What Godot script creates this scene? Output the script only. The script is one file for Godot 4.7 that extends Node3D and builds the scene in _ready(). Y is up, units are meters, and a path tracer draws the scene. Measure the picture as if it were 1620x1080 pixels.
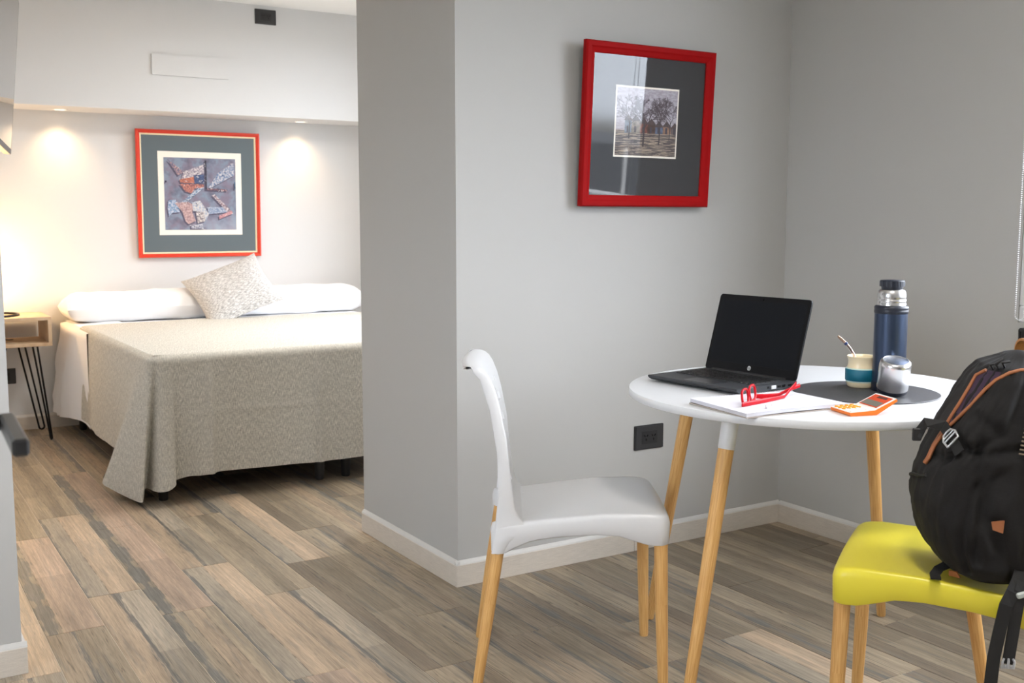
extends Node3D

# ------------------------------------------------------------------ helpers
var sg := 0
var rng := RandomNumberGenerator.new()
var M := {}

func new_st() -> SurfaceTool:
	var st := SurfaceTool.new()
	st.begin(Mesh.PRIMITIVE_TRIANGLES)
	return st

func smooth(st: SurfaceTool) -> void:
	sg += 1
	st.set_smooth_group(sg)

func flat(st: SurfaceTool) -> void:
	st.set_smooth_group(-1)

func tri(st: SurfaceTool, a: Vector3, b: Vector3, c: Vector3) -> void:
	# a, b, c counter-clockwise seen from outside
	for p in [a, c, b]:
		st.set_uv(Vector2.ZERO)
		st.add_vertex(p)

func quad(st: SurfaceTool, a: Vector3, b: Vector3, c: Vector3, d: Vector3) -> void:
	tri(st, a, b, c)
	tri(st, a, c, d)

func quad_uv(st: SurfaceTool, p: Array, u: Array) -> void:
	for k in [0, 2, 1, 0, 3, 2]:
		st.set_uv(u[k])
		st.add_vertex(p[k])

func quad_out(st: SurfaceTool, a: Vector3, b: Vector3, c: Vector3, d: Vector3, out: Vector3) -> void:
	if (b - a).cross(c - a).dot(out) >= 0.0:
		quad(st, a, b, c, d)
	else:
		quad(st, a, d, c, b)

func box(st: SurfaceTool, c: Vector3, s: Vector3, bev := 0.0, bs := Basis.IDENTITY) -> void:
	flat(st)
	var h := s * 0.5
	bev = minf(bev, minf(h.x, minf(h.y, h.z)) * 0.9)
	for a in 3:
		var u := (a + 1) % 3
		var v := (a + 2) % 3
		for sa in [-1.0, 1.0]:
			var p := []
			for k in [[-1.0, -1.0], [1.0, -1.0], [1.0, 1.0], [-1.0, 1.0]]:
				var w := Vector3.ZERO
				w[a] = h[a] * sa
				w[u] = (h[u] - bev) * k[0]
				w[v] = (h[v] - bev) * k[1]
				p.append(c + bs * w)
			var o := Vector3.ZERO
			o[a] = sa
			quad_out(st, p[0], p[1], p[2], p[3], bs * o)
	if bev <= 0.0:
		return
	for a in 3:
		var u := (a + 1) % 3
		var v := (a + 2) % 3
		for su in [-1.0, 1.0]:
			for sv in [-1.0, 1.0]:
				var p := []
				for k in [[-1.0, 0], [1.0, 0], [1.0, 1], [-1.0, 1]]:
					var w := Vector3.ZERO
					w[a] = (h[a] - bev) * k[0]
					w[u] = (h[u] - (bev if k[1] == 1 else 0.0)) * su
					w[v] = (h[v] - (bev if k[1] == 0 else 0.0)) * sv
					p.append(c + bs * w)
				var o := Vector3.ZERO
				o[u] = su
				o[v] = sv
				quad_out(st, p[0], p[1], p[2], p[3], bs * o)
	for sx in [-1.0, 1.0]:
		for sy in [-1.0, 1.0]:
			for sz in [-1.0, 1.0]:
				var s3 := Vector3(sx, sy, sz)
				var x := c + bs * (Vector3(h.x, h.y - bev, h.z - bev) * s3)
				var y := c + bs * (Vector3(h.x - bev, h.y, h.z - bev) * s3)
				var z := c + bs * (Vector3(h.x - bev, h.y - bev, h.z) * s3)
				if (y - x).cross(z - x).dot(bs * s3) >= 0.0:
					tri(st, x, y, z)
				else:
					tri(st, x, z, y)

# rows of points joined into a skin; uvs are metres along and across unless given as 0..1
func skin(st: SurfaceTool, rows: Array, closed: bool, flip := false, uv := Vector2(1, 1)) -> void:
	smooth(st)
	var n: int = rows[0].size()
	for i in rows.size() - 1:
		for j in (n if closed else n - 1):
			var k := (j + 1) % n
			var p := [rows[i][j], rows[i + 1][j], rows[i + 1][k], rows[i][k]]
			var u0 := float(j) / n * uv.x
			var u1 := float(j + 1) / n * uv.x
			var v0 := float(i) / (rows.size() - 1) * uv.y
			var v1 := float(i + 1) / (rows.size() - 1) * uv.y
			var t := [Vector2(u0, v0), Vector2(u0, v1), Vector2(u1, v1), Vector2(u1, v0)]
			if flip:
				p.reverse()
				t.reverse()
			if p[0].is_equal_approx(p[3]):
				for q in [0, 2, 1]:
					st.set_uv(t[q])
					st.add_vertex(p[q])
			elif p[1].is_equal_approx(p[2]):
				for q in [0, 3, 1]:
					st.set_uv(t[q])
					st.add_vertex(p[q])
			else:
				quad_uv(st, p, t)

func lathe(st: SurfaceTool, prof: Array, n: int, xf := Transform3D.IDENTITY, uv := Vector2(1, 1)) -> void:
	var rows := []
	for p in prof:
		var r := []
		for j in n:
			var a := TAU * j / n
			r.append(xf * Vector3(p[0] * cos(a), p[1], p[0] * sin(a)))
		rows.append(r)
	skin(st, rows, true, false, uv)

func disc(st: SurfaceTool, r: float, y: float, n: int, up: bool, xf := Transform3D.IDENTITY) -> void:
	flat(st)
	for j in n:
		var a := TAU * j / n
		var b := TAU * (j + 1) / n
		var c := xf * Vector3(0, y, 0)
		var p := xf * Vector3(r * cos(a), y, r * sin(a))
		var q := xf * Vector3(r * cos(b), y, r * sin(b))
		if up:
			tri(st, c, q, p)
		else:
			tri(st, c, p, q)

# tube along points with a radius each; flatten squashes the section along the second frame axis
func tube(st: SurfaceTool, pts: Array, rads: Array, n := 10, caps := true, uv := Vector2(1, 1), squash := 1.0, hint := Vector3.ZERO) -> void:
	var rows := []
	var side := Vector3.ZERO
	for i in pts.size():
		var t: Vector3
		if i == 0:
			t = pts[1] - pts[0]
		elif i == pts.size() - 1:
			t = pts[i] - pts[i - 1]
		else:
			t = (pts[i + 1] - pts[i]).normalized() + (pts[i] - pts[i - 1]).normalized()
		t = t.normalized()
		if i == 0:
			side = hint if hint != Vector3.ZERO else (Vector3.UP if absf(t.y) < 0.9 else Vector3.RIGHT)
		side = (side - t * side.dot(t)).normalized()
		var other := t.cross(side)
		var r: float = rads[mini(i, rads.size() - 1)]
		var row := []
		for j in n:
			var a := -TAU * j / n
			row.append(pts[i] + side * (cos(a) * r) + other * (sin(a) * r * squash))
		rows.append(row)
	skin(st, rows, true, true, uv)
	if caps:
		flat(st)
		for e in [0, rows.size() - 1]:
			var c: Vector3 = pts[e]
			var out: Vector3 = (pts[0] - pts[1]) if e == 0 else (pts[e] - pts[e - 1])
			for j in n:
				var a: Vector3 = rows[e][j]
				var b: Vector3 = rows[e][(j + 1) % n]
				if (a - c).cross(b - c).dot(out) >= 0.0:
					tri(st, c, a, b)
				else:
					tri(st, c, b, a)

# polygon in x, y pushed along z
func prism(st: SurfaceTool, poly: PackedVector2Array, z0: float, z1: float, xf := Transform3D.IDENTITY) -> void:
	flat(st)
	if Geometry2D.is_polygon_clockwise(poly):
		poly.reverse()
	var idx := Geometry2D.triangulate_polygon(poly)
	for k in range(0, idx.size(), 3):
		for z in [z0, z1]:
			var a := xf * Vector3(poly[idx[k]].x, poly[idx[k]].y, z)
			var b := xf * Vector3(poly[idx[k + 1]].x, poly[idx[k + 1]].y, z)
			var c := xf * Vector3(poly[idx[k + 2]].x, poly[idx[k + 2]].y, z)
			var out := xf.basis * Vector3(0, 0, 1.0 if z == z1 else -1.0)
			if (b - a).cross(c - a).dot(out) >= 0.0:
				tri(st, a, b, c)
			else:
				tri(st, a, c, b)
	var n := poly.size()
	for i in n:
		var p := poly[i]
		var q := poly[(i + 1) % n]
		quad_out(st, xf * Vector3(p.x, p.y, z0), xf * Vector3(q.x, q.y, z0), xf * Vector3(q.x, q.y, z1), xf * Vector3(p.x, p.y, z1), xf.basis * Vector3(q.y - p.y, p.x - q.x, 0))

func round_rect(w: float, h: float, r: float, n := 5) -> PackedVector2Array:
	var out := PackedVector2Array()
	for c in [[1, -1, -90], [1, 1, 0], [-1, 1, 90], [-1, -1, 180]]:
		for k in n + 1:
			var a := deg_to_rad(c[2] + 90.0 * k / n)
			out.append(Vector2(c[0] * (w / 2 - r) + r * cos(a), c[1] * (h / 2 - r) + r * sin(a)))
	return out

func commit(called: String, st: SurfaceTool, m: Material, parent: Node3D = null) -> MeshInstance3D:
	st.generate_normals()
	var o := MeshInstance3D.new()
	o.name = called
	o.mesh = st.commit()
	o.material_override = m
	(parent if parent else self).add_child(o, true)
	return o

var used := {}
func numbered(called: String) -> String:
	if not used.has(called):
		used[called] = 0
		return called
	used[called] += 1
	return "%s_%03d" % [called, used[called]]

func tag(o: Node3D, label: String, category: String, group := "") -> Node3D:
	o.set_meta("label", label)
	o.set_meta("category", category)
	if group:
		o.set_meta("group", group)
	return o

func thing(called: String, label: String, category: String, at := Vector3.ZERO, turn := 0.0, group := "") -> Node3D:
	var o := Node3D.new()
	o.name = numbered(called)
	add_child(o)
	o.position = at
	o.rotation.y = turn
	return tag(o, label, category, group)

func struct(called: String, label := "", at := Vector3.ZERO) -> Node3D:
	var o := Node3D.new()
	o.name = called
	add_child(o)
	o.position = at
	o.set_meta("kind", "structure")
	if label:
		o.set_meta("label", label)
		o.set_meta("category", called.get_slice("_", 0))
	return o

func wall(called: String, boxes: Array, m: Material, label := "") -> MeshInstance3D:
	# boxes as [min, max]
	var st := new_st()
	for b in boxes:
		box(st, (b[0] + b[1]) / 2, b[1] - b[0])
	var o := commit(called, st, m)
	o.set_meta("kind", "structure")
	o.set_meta("label", label)
	o.set_meta("category", called.get_slice("_", 0))
	return o

func rgb(r: float, g: float, b: float, a := 1.0) -> Color:
	return Color(r / 255.0, g / 255.0, b / 255.0, a)

func mat(c: Color, rough := 0.6, metal := 0.0, spec := 0.5) -> StandardMaterial3D:
	var m := StandardMaterial3D.new()
	m.albedo_color = c
	m.roughness = rough
	m.metallic = metal
	m.metallic_specular = spec
	return m

func tex_mat(t: Texture2D, rough := 0.6, tint := Color.WHITE, scale := Vector3.ONE, tri_planar := false) -> StandardMaterial3D:
	var m := mat(tint, rough)
	m.albedo_texture = t
	m.uv1_scale = scale
	if tri_planar:
		m.uv1_triplanar = true
	return m

# ------------------------------------------------------------------ textures
func noise(sd: int, freq: float, oct := 3) -> FastNoiseLite:
	var n := FastNoiseLite.new()
	n.seed = sd
	n.noise_type = FastNoiseLite.TYPE_SIMPLEX_SMOOTH
	n.frequency = freq
	n.fractal_octaves = oct
	return n

func to_tex(w: int, h: int, data: PackedByteArray) -> ImageTexture:
	return ImageTexture.create_from_image(Image.create_from_data(w, h, false, Image.FORMAT_RGB8, data))

func put_px(d: PackedByteArray, i: int, c: Vector3) -> void:
	d[i] = clampi(int(c.x), 0, 255)
	d[i + 1] = clampi(int(c.y), 0, 255)
	d[i + 2] = clampi(int(c.z), 0, 255)

# the print of one wood-look floor tile: two or three narrow boards side by side, grain, cracks, a weathered dark band
func plank_tex(sd: int, tones: Array, splits: Array, band: float, band_at: float, knots: float) -> ImageTexture:
	var w := 176
	var h := 1056
	var d := PackedByteArray()
	d.resize(w * h * 3)
	var n1 := noise(sd, 0.012, 4)
	var n2 := noise(sd + 7, 0.02, 3)
	var n3 := noise(sd + 13, 0.11, 2)
	var n4 := noise(sd + 23, 0.03, 3)
	var n5 := noise(sd + 31, 0.006, 3)
	var dark := Vector3(118, 118, 116)
	rng.seed = 900 + sd
	var breaks := []
	for t in tones:
		breaks.append([rng.randf_range(0.25, 0.8), rng.randf_range(0.92, 1.08)])
	var i := 0
	for y in h:
		var v := y / float(h)
		var wob := 0.012 * n5.get_noise_2d(10.0, y * 1.5)
		var bw := band * clampf(0.72 + 1.0 * n5.get_noise_2d(60.0, y * 0.9), 0.35, 1.25)
		for x in w:
			var u := x / float(w)
			var s := 0
			var near := 1.0
			for q in splits:
				if u > q + wob:
					s += 1
				near = minf(near, absf(u - q - wob))
			var grain := n2.get_noise_2d(x * 4.0 + 400.0 * s, y * 0.07)
			var fine := n3.get_noise_2d(x * 7.5, y * 0.10 + 300.0 * s)
			var broad := n1.get_noise_2d(x * 0.7 + 900.0 * s, y * 0.10)
			var c: Vector3 = tones[s]
			if v > breaks[s][0]:
				c *= breaks[s][1]
			c = c * (1.0 + 0.13 * grain + 0.15 * fine + 0.15 * broad)
			var kn := n4.get_noise_2d(x * 0.9 + 300.0, y * 0.085) + 0.30 * grain + 0.12 * fine
			c = c.lerp(dark * (1.0 + 0.25 * fine), 0.5 * knots * smoothstep(0.2, 0.55, kn))
			var line := absf(n2.get_noise_2d(x * 1.7 + 900.0, y * 0.03))
			c *= 1.0 - 0.30 * knots * (1.0 - smoothstep(0.0, 0.035, line))
			c *= 1.0 - 0.30 * (1.0 - smoothstep(0.004, 0.014, near)) * clampf(0.4 + 2.0 * n5.get_noise_2d(200.0, y * 2.0), 0.0, 1.0)
			if band > 0.0:
				var inb := 1.0 - smoothstep(bw - 0.03, bw + 0.03, absf(u - band_at) + 0.05 * grain + 0.05 * fine)
				c = c.lerp(dark * (1.0 + 0.22 * fine + 0.2 * grain), 0.85 * inb)
			put_px(d, i, c)
			i += 3
	return to_tex(w, h, d)

func wood_tex(sd: int, c0: Vector3, c1: Vector3) -> ImageTexture:
	var w := 96
	var h := 384
	var d := PackedByteArray()
	d.resize(w * h * 3)
	var n2 := noise(sd, 0.03, 3)
	var n3 := noise(sd + 3, 0.1, 2)
	var i := 0
	for y in h:
		for x in w:
			var a := TAU * x / 96.0
			var px := 40.0 * cos(a)
			var py := 40.0 * sin(a)
			var g := n2.get_noise_3d(px * 1.6, py * 1.6, y * 0.10)
			var f := n3.get_noise_3d(px * 1.5, py * 1.5, y * 0.06)
			var rings := 0.5 + 0.5 * sin(14.0 * g + px * 0.12)
			put_px(d, i, c0.lerp(c1, clampf(0.55 * rings + 0.4 * f + 0.1, 0.0, 1.0)))
			i += 3
	return to_tex(w, h, d)

func linen_tex(sd: int, c: Vector3, amp: float, vert: float) -> ImageTexture:
	var w := 512
	var d := PackedByteArray()
	d.resize(w * w * 3)
	var n1 := noise(sd, 0.05, 2)
	var n2 := noise(sd + 5, 0.2, 2)
	n1.domain_warp_enabled = false
	var i := 0
	for y in w:
		for x in w:
			var a := n1.get_noise_2d(x * 5.0, y * 0.6) * vert
			var b := n1.get_noise_2d(x * 0.5 + 700.0, y * 5.0) * (1.0 - 0.6 * vert)
			var f := n2.get_noise_2d(x * 1.6, y * 1.2)
			put_px(d, i, c * (1.0 + amp * (a + b + 0.5 * f)))
			i += 3
	return to_tex(w, w, d)

func fill_poly(im: Image, p: PackedVector2Array, c: Color, n: FastNoiseLite = null, amp := 0.0, c2 := Color.BLACK) -> void:
	var lo := p[0]
	var hi := p[0]
	for q in p:
		lo = lo.min(q)
		hi = hi.max(q)
	for y in range(maxi(0, int(lo.y)), mini(im.get_height(), int(hi.y) + 1)):
		for x in range(maxi(0, int(lo.x)), mini(im.get_width(), int(hi.x) + 1)):
			if Geometry2D.is_point_in_polygon(Vector2(x + 0.5, y + 0.5), p):
				var k := c
				if n:
					k = c.lerp(c2, clampf(0.5 + amp * n.get_noise_2d(x, y), 0.0, 1.0))
				im.set_pixel(x, y, k)

func stroke(im: Image, a: Vector2, b: Vector2, w: float, c: Color) -> void:
	var e := (b - a).normalized().orthogonal() * w * 0.5
	fill_poly(im, PackedVector2Array([a - e, b - e, b + e, a + e]), c)

func branch(im: Image, a: Vector2, ang: float, ln: float, w: float, depth: int, c: Color) -> void:
	var b := a + Vector2(cos(ang), sin(ang)) * ln
	stroke(im, a, b, maxf(w, 1.1), c)
	if depth == 0:
		return
	for k in (3 if depth > 2 else 2):
		branch(im, b, ang + rng.randf_range(-0.75, 0.75), ln * rng.randf_range(0.58, 0.82), w * 0.66, depth - 1, c)

# bare winter trees before a row of small painted houses
func street_art() -> ImageTexture:
	var w := 420
	var h := 400
	var im := Image.create(w, h, false, Image.FORMAT_RGB8)
	var n := noise(51, 0.03, 4)
	var n2 := noise(52, 0.02, 3)
	for y in h:
		for x in w:
			var s := n.get_noise_2d(x, y * 2.0)
			var c: Color
			if y < 250:
				c = rgb(178, 174, 184).lerp(rgb(150, 142, 152), clampf(0.5 + s, 0, 1))
			else:
				var st := n2.get_noise_2d(x * 0.5, y * 5.0)
				c = rgb(104, 94, 90).lerp(rgb(158, 142, 126), smoothstep(0.05, 0.3, st))
				c = c.lerp(rgb(70, 62, 62), smoothstep(0.1, 0.35, -st))
			im.set_pixel(x, y, c)
	rng.seed = 77
	var cols := [rgb(120, 132, 150), rgb(150, 138, 128), rgb(134, 78, 66), rgb(86, 62, 58), rgb(96, 110, 138), rgb(158, 120, 98), rgb(110, 96, 96)]
	var x0 := 60.0
	for k in 7:
		var ww := rng.randf_range(42, 60)
		var top := 192.0 + k * 5.0 + rng.randf_range(-8, 8)
		fill_poly(im, PackedVector2Array([Vector2(x0, top), Vector2(x0 + ww, top), Vector2(x0 + ww, 262), Vector2(x0, 268)]), cols[k], n, 0.8, cols[k].darkened(0.35))
		fill_poly(im, PackedVector2Array([Vector2(x0 - 6, top + 4), Vector2(x0 + ww * 0.45, top - 34), Vector2(x0 + ww + 6, top + 4)]), rgb(92, 74, 70), n, 0.8, rgb(60, 52, 54))
		fill_poly(im, PackedVector2Array([Vector2(x0 + ww * 0.3, 225), Vector2(x0 + ww * 0.55, 225), Vector2(x0 + ww * 0.55, 262), Vector2(x0 + ww * 0.3, 262)]), rgb(62, 56, 66))
		x0 += ww
	for k in 26:
		var y := 268.0 + k * 5.2
		stroke(im, Vector2(rng.randf_range(0, 200), y), Vector2(rng.randf_range(220, 420), y + rng.randf_range(-12, 6)), rng.randf_range(1, 3.5), rgb(78, 70, 68) if k % 2 else rgb(166, 150, 134))
	for t in [[190, 345, 12.0], [90, 300, 7.0], [300, 330, 8.0], [372, 300, 6.0]]:
		rng.seed = 100 + int(t[0])
		var a := Vector2(t[0], t[1])
		var b := Vector2(t[0] + 4.0, 190)
		stroke(im, a, b, t[2], rgb(58, 52, 56))
		for k in 6:
			branch(im, b + Vector2(0, 14.0 * k - 30.0), -PI / 2 + rng.randf_range(-1.15, 1.15), rng.randf_range(34, 52), t[2] * 0.5, 5, rgb(64, 54, 60))
	return ImageTexture.create_from_image(im)

# slanting painted strips over a hazy blue and violet ground
func collage_art() -> ImageTexture:
	var w := 400
	var im := Image.create(w, w, false, Image.FORMAT_RGB8)
	var n := noise(61, 0.012, 4)
	var n2 := noise(62, 0.07, 4)
	for y in w:
		for x in w:
			var c := rgb(126, 116, 132).lerp(rgb(128, 140, 158), clampf(0.5 + 1.3 * n.get_noise_2d(x, y), 0, 1))
			c = c.lerp(rgb(86, 86, 104), clampf(0.9 * n.get_noise_2d(x + 500, y), 0, 0.8))
			c = c.lerp(rgb(176, 178, 190), 0.5 * smoothstep(280.0, 400.0, float(y)) * smoothstep(150.0, 300.0, float(x)))
			im.set_pixel(x, y, c)
	var P := [
		[[20, 10, 60, 40, 108, 78, 78, 100], [196, 150, 140], [90, 92, 120]],
		[[108, 78, 220, 34, 222, 84, 90, 128], [222, 212, 206], [120, 110, 130]],
		[[84, 120, 164, 104, 166, 140, 90, 138], [206, 128, 96], [150, 90, 84]],
		[[166, 96, 220, 92, 220, 138, 168, 140], [84, 104, 140], [60, 70, 100]],
		[[226, 12, 236, 12, 236, 172, 228, 176], [60, 58, 74], [50, 50, 60]],
		[[390, 22, 392, 92, 262, 162, 240, 168, 300, 80], [214, 206, 206], [90, 110, 146]],
		[[240, 166, 352, 172, 350, 182, 232, 176], [180, 120, 116], [60, 60, 80]],
		[[84, 144, 220, 146, 218, 164, 168, 168, 150, 196, 116, 186], [208, 138, 118], [120, 80, 84]],
		[[186, 168, 222, 162, 120, 246, 92, 246], [216, 220, 226], [90, 110, 140]],
		[[20, 236, 60, 232, 84, 300, 40, 306, 22, 324, 16, 280], [96, 128, 166], [200, 200, 212]],
		[[54, 250, 130, 244, 160, 262, 150, 300, 170, 350, 130, 368, 112, 350, 96, 300], [206, 176, 170], [150, 120, 124]],
		[[150, 244, 196, 236, 226, 282, 244, 312, 226, 346, 182, 300, 156, 296], [150, 162, 186], [220, 210, 200]],
		[[170, 296, 214, 300, 222, 350, 180, 364], [222, 214, 206], [110, 100, 110]],
		[[142, 372, 206, 366, 214, 394, 144, 392], [206, 206, 212], [110, 110, 130]],
		[[236, 272, 340, 272, 352, 300, 242, 312], [112, 128, 158], [180, 186, 200]],
		[[262, 206, 278, 200, 374, 294, 352, 302], [220, 214, 214], [110, 80, 90]],
		[[300, 320, 376, 292, 380, 308, 302, 340], [212, 160, 158], [170, 120, 130]],
		[[4, 128, 14, 128, 14, 138, 4, 138], [50, 50, 70], [50, 50, 70]],
		[[392, 130, 400, 130, 400, 170, 392, 170], [60, 70, 90], [70, 110, 140]],
	]
	for s in P:
		var p := PackedVector2Array()
		var sh := PackedVector2Array()
		for k in range(0, s[0].size(), 2):
			p.append(Vector2(s[0][k], s[0][k + 1]))
			sh.append(Vector2(s[0][k] - 7, s[0][k + 1] + 8))
		fill_poly(im, sh, rgb(66, 62, 78), n2, 0.4, rgb(96, 92, 112))
	for s in P:
		var p := PackedVector2Array()
		for k in range(0, s[0].size(), 2):
			p.append(Vector2(s[0][k], s[0][k + 1]))
		fill_poly(im, p, rgb(s[1][0], s[1][1], s[1][2]), n2, 0.95, rgb(s[2][0], s[2][1], s[2][2]))
	rng.seed = 9
	for k in 190:
		var s: Array = P[rng.randi_range(0, 16)][0]
		var a := Vector2(s[0], s[1]).lerp(Vector2(s[4], s[5]), rng.randf())
		stroke(im, a, a + Vector2(rng.randf_range(-14, 14), rng.randf_range(-10, 10)), rng.randf_range(1, 2.6), rgb(58, 54, 72) if k % 2 else rgb(232, 226, 220))
	return ImageTexture.create_from_image(im)

# ------------------------------------------------------------------ the scene
const PW := -2.917    # painted face of the wall with the table
const RX := 3.04      # painted face of the right wall
const BZ := -6.475    # wall behind the bed
const CEIL := 2.41
const T := 0.74       # table top

func _ready() -> void:
	var cam := Camera3D.new()
	cam.name = "camera"
	add_child(cam)
	cam.position = Vector3(0, 1.17, 0)
	cam.rotation_order = EULER_ORDER_YXZ
	cam.rotation = Vector3(deg_to_rad(-6.4646), deg_to_rad(-31.842), 0)
	cam.fov = rad_to_deg(2.0 * atan(540.0 / 1685.8))
	cam.near = 0.05
	cam.current = true
	var ca := CameraAttributesPhysical.new()
	ca.frustum_focal_length = 12.0 * 1685.8 / 540.0
	ca.frustum_focus_distance = 2.7
	ca.exposure_aperture = 9.0
	cam.attributes = ca

	var env := Environment.new()
	env.tonemap_mode = Environment.TONE_MAPPER_LINEAR
	env.tonemap_exposure = 6.7
	env.background_mode = Environment.BG_SKY
	var sky := Sky.new()
	var sm := ProceduralSkyMaterial.new()
	sm.sky_top_color = rgb(240, 245, 253)
	sm.sky_horizon_color = rgb(212, 220, 231)
	sm.ground_bottom_color = rgb(150, 150, 146)
	sm.ground_horizon_color = rgb(180, 180, 176)
	sm.sky_energy_multiplier = 1.5
	sm.sky_curve = 0.25
	sky.sky_material = sm
	env.sky = sky
	env.ambient_light_source = Environment.AMBIENT_SOURCE_SKY
	env.sdfgi_enabled = true
	env.ssao_enabled = true
	env.ssil_enabled = true
	var we := WorldEnvironment.new()
	we.name = "environment"
	we.environment = env
	add_child(we)

	materials()
	room()
	floor_tiles()
	outside()
	bedroom()
	bed()
	pictures()
	dining_table()
	table_things()
	chairs()
	backpack()
	for o in find_children("*", "GeometryInstance3D", true, false):
		o.cast_shadow = GeometryInstance3D.SHADOW_CASTING_SETTING_ON

func materials() -> void:
	M.grey_wall = mat(rgb(180, 179, 176), 0.9)
	M.white_wall = mat(rgb(214, 214, 214), 0.9)
	M.ceiling = mat(rgb(240, 240, 238), 0.95)
	var nt := NoiseTexture2D.new()
	nt.width = 256
	nt.height = 256
	nt.seamless = true
	nt.as_normal_map = true
	nt.bump_strength = 1.2
	nt.noise = noise(4, 0.02, 4)
	for k in ["grey_wall", "white_wall"]:
		M[k].normal_enabled = true
		M[k].normal_texture = nt
		M[k].normal_scale = 0.12
		M[k].uv1_triplanar = true
		M[k].uv1_world_triplanar = true
		M[k].uv1_scale = Vector3(1.6, 1.6, 1.6)
	M.base_tile = tex_mat(linen_tex(31, Vector3(205, 196, 184), 0.07, 0.1), 0.5, Color.WHITE, Vector3(1.2, 5, 1.2), true)
	M.caulk = mat(rgb(208, 206, 202), 0.6)
	M.black_plastic = mat(rgb(38, 38, 40), 0.45)
	M.black_gloss = mat(rgb(14, 14, 16), 0.12)
	M.plate = mat(rgb(52, 52, 54), 0.4)
	M.black_metal = mat(rgb(24, 24, 26), 0.4, 0.6)
	M.red_dark = mat(rgb(150, 10, 12), 0.6, 0.0, 0.22)
	M.red_orange = mat(rgb(214, 58, 34), 0.38)
	M.charcoal = mat(rgb(42, 42, 45), 0.85)
	M.slate_mat = mat(rgb(96, 106, 110), 0.85)
	M.cream = mat(rgb(238, 232, 220), 0.8)
	M.white_plastic = mat(rgb(212, 213, 215), 0.32)
	M.yellow_plastic = mat(rgb(230, 216, 64), 0.32)
	M.table_white = mat(rgb(212, 214, 217), 0.28)
	M.leg_wood = tex_mat(wood_tex(5, Vector3(220, 176, 112), Vector3(190, 138, 76)), 0.5)
	M.light_wood = tex_mat(wood_tex(8, Vector3(206, 181, 150), Vector3(180, 150, 118)), 0.55, Color.WHITE, Vector3(0.6, 1.6, 0.6), true)
	M.white_cloth = mat(rgb(243, 243, 244), 0.9)
	M.sheet = mat(rgb(240, 240, 242), 0.75)
	M.linen = tex_mat(linen_tex(11, Vector3(194, 190, 180), 0.26, 1.0), 0.95, Color.WHITE, Vector3(2.5, 2.5, 2.5), true)
	M.tweed = tex_mat(linen_tex(21, Vector3(188, 185, 182), 0.7, 0.3), 0.95, Color.WHITE, Vector3(1.6, 1.6, 1))
	M.glass = mat(Color(1, 1, 1, 0.004), 0.02)
	M.glass.transparency = BaseMaterial3D.TRANSPARENCY_ALPHA
	M.steel = mat(rgb(205, 205, 206), 0.26, 1.0)
	M.chrome = mat(rgb(220, 220, 222), 0.12, 1.0)
	M.blue_metal = mat(rgb(62, 74, 96), 0.3, 0.75)
	M.navy = mat(rgb(24, 30, 44), 0.4)

# ------------------------------------------------------------------ room
func baseboard(called: String, label: String, a: Vector3, b: Vector3, out: Vector3) -> void:
	# tile strip with a pale sloped bead on top, along the wall from a to b
	var root := struct(called, label)
	var ln := (b - a).length()
	var dir := (b - a) / ln
	var bs := Basis(dir, Vector3.UP, dir.cross(Vector3.UP))
	if bs.z.dot(out) < 0.0:
		bs = Basis(-dir, Vector3.UP, (-dir).cross(Vector3.UP))
	var n := maxi(1, int(ceil(ln / 1.03)))
	for k in n:
		var st := new_st()
		var s := ln / n
		box(st, a + dir * (s * (k + 0.5)) + out * 0.007 + Vector3.UP * 0.0355, Vector3(s - 0.0015, 0.071, 0.011), 0.001, bs)
		commit("tile", st, M.base_tile, root)
	var st2 := new_st()
	var xf := Transform3D(Basis(out, Vector3.UP, out.cross(Vector3.UP)), a)
	var z := ln if xf.basis.z.dot(dir) > 0 else -ln
	prism(st2, PackedVector2Array([Vector2(0, 0.069), Vector2(0.0115, 0.0705), Vector2(0.010, 0.075), Vector2(0.003, 0.083), Vector2(0, 0.084)]), minf(0, z), maxf(0, z), xf)
	commit("caulk_bead", st2, M.caulk, root)

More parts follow.
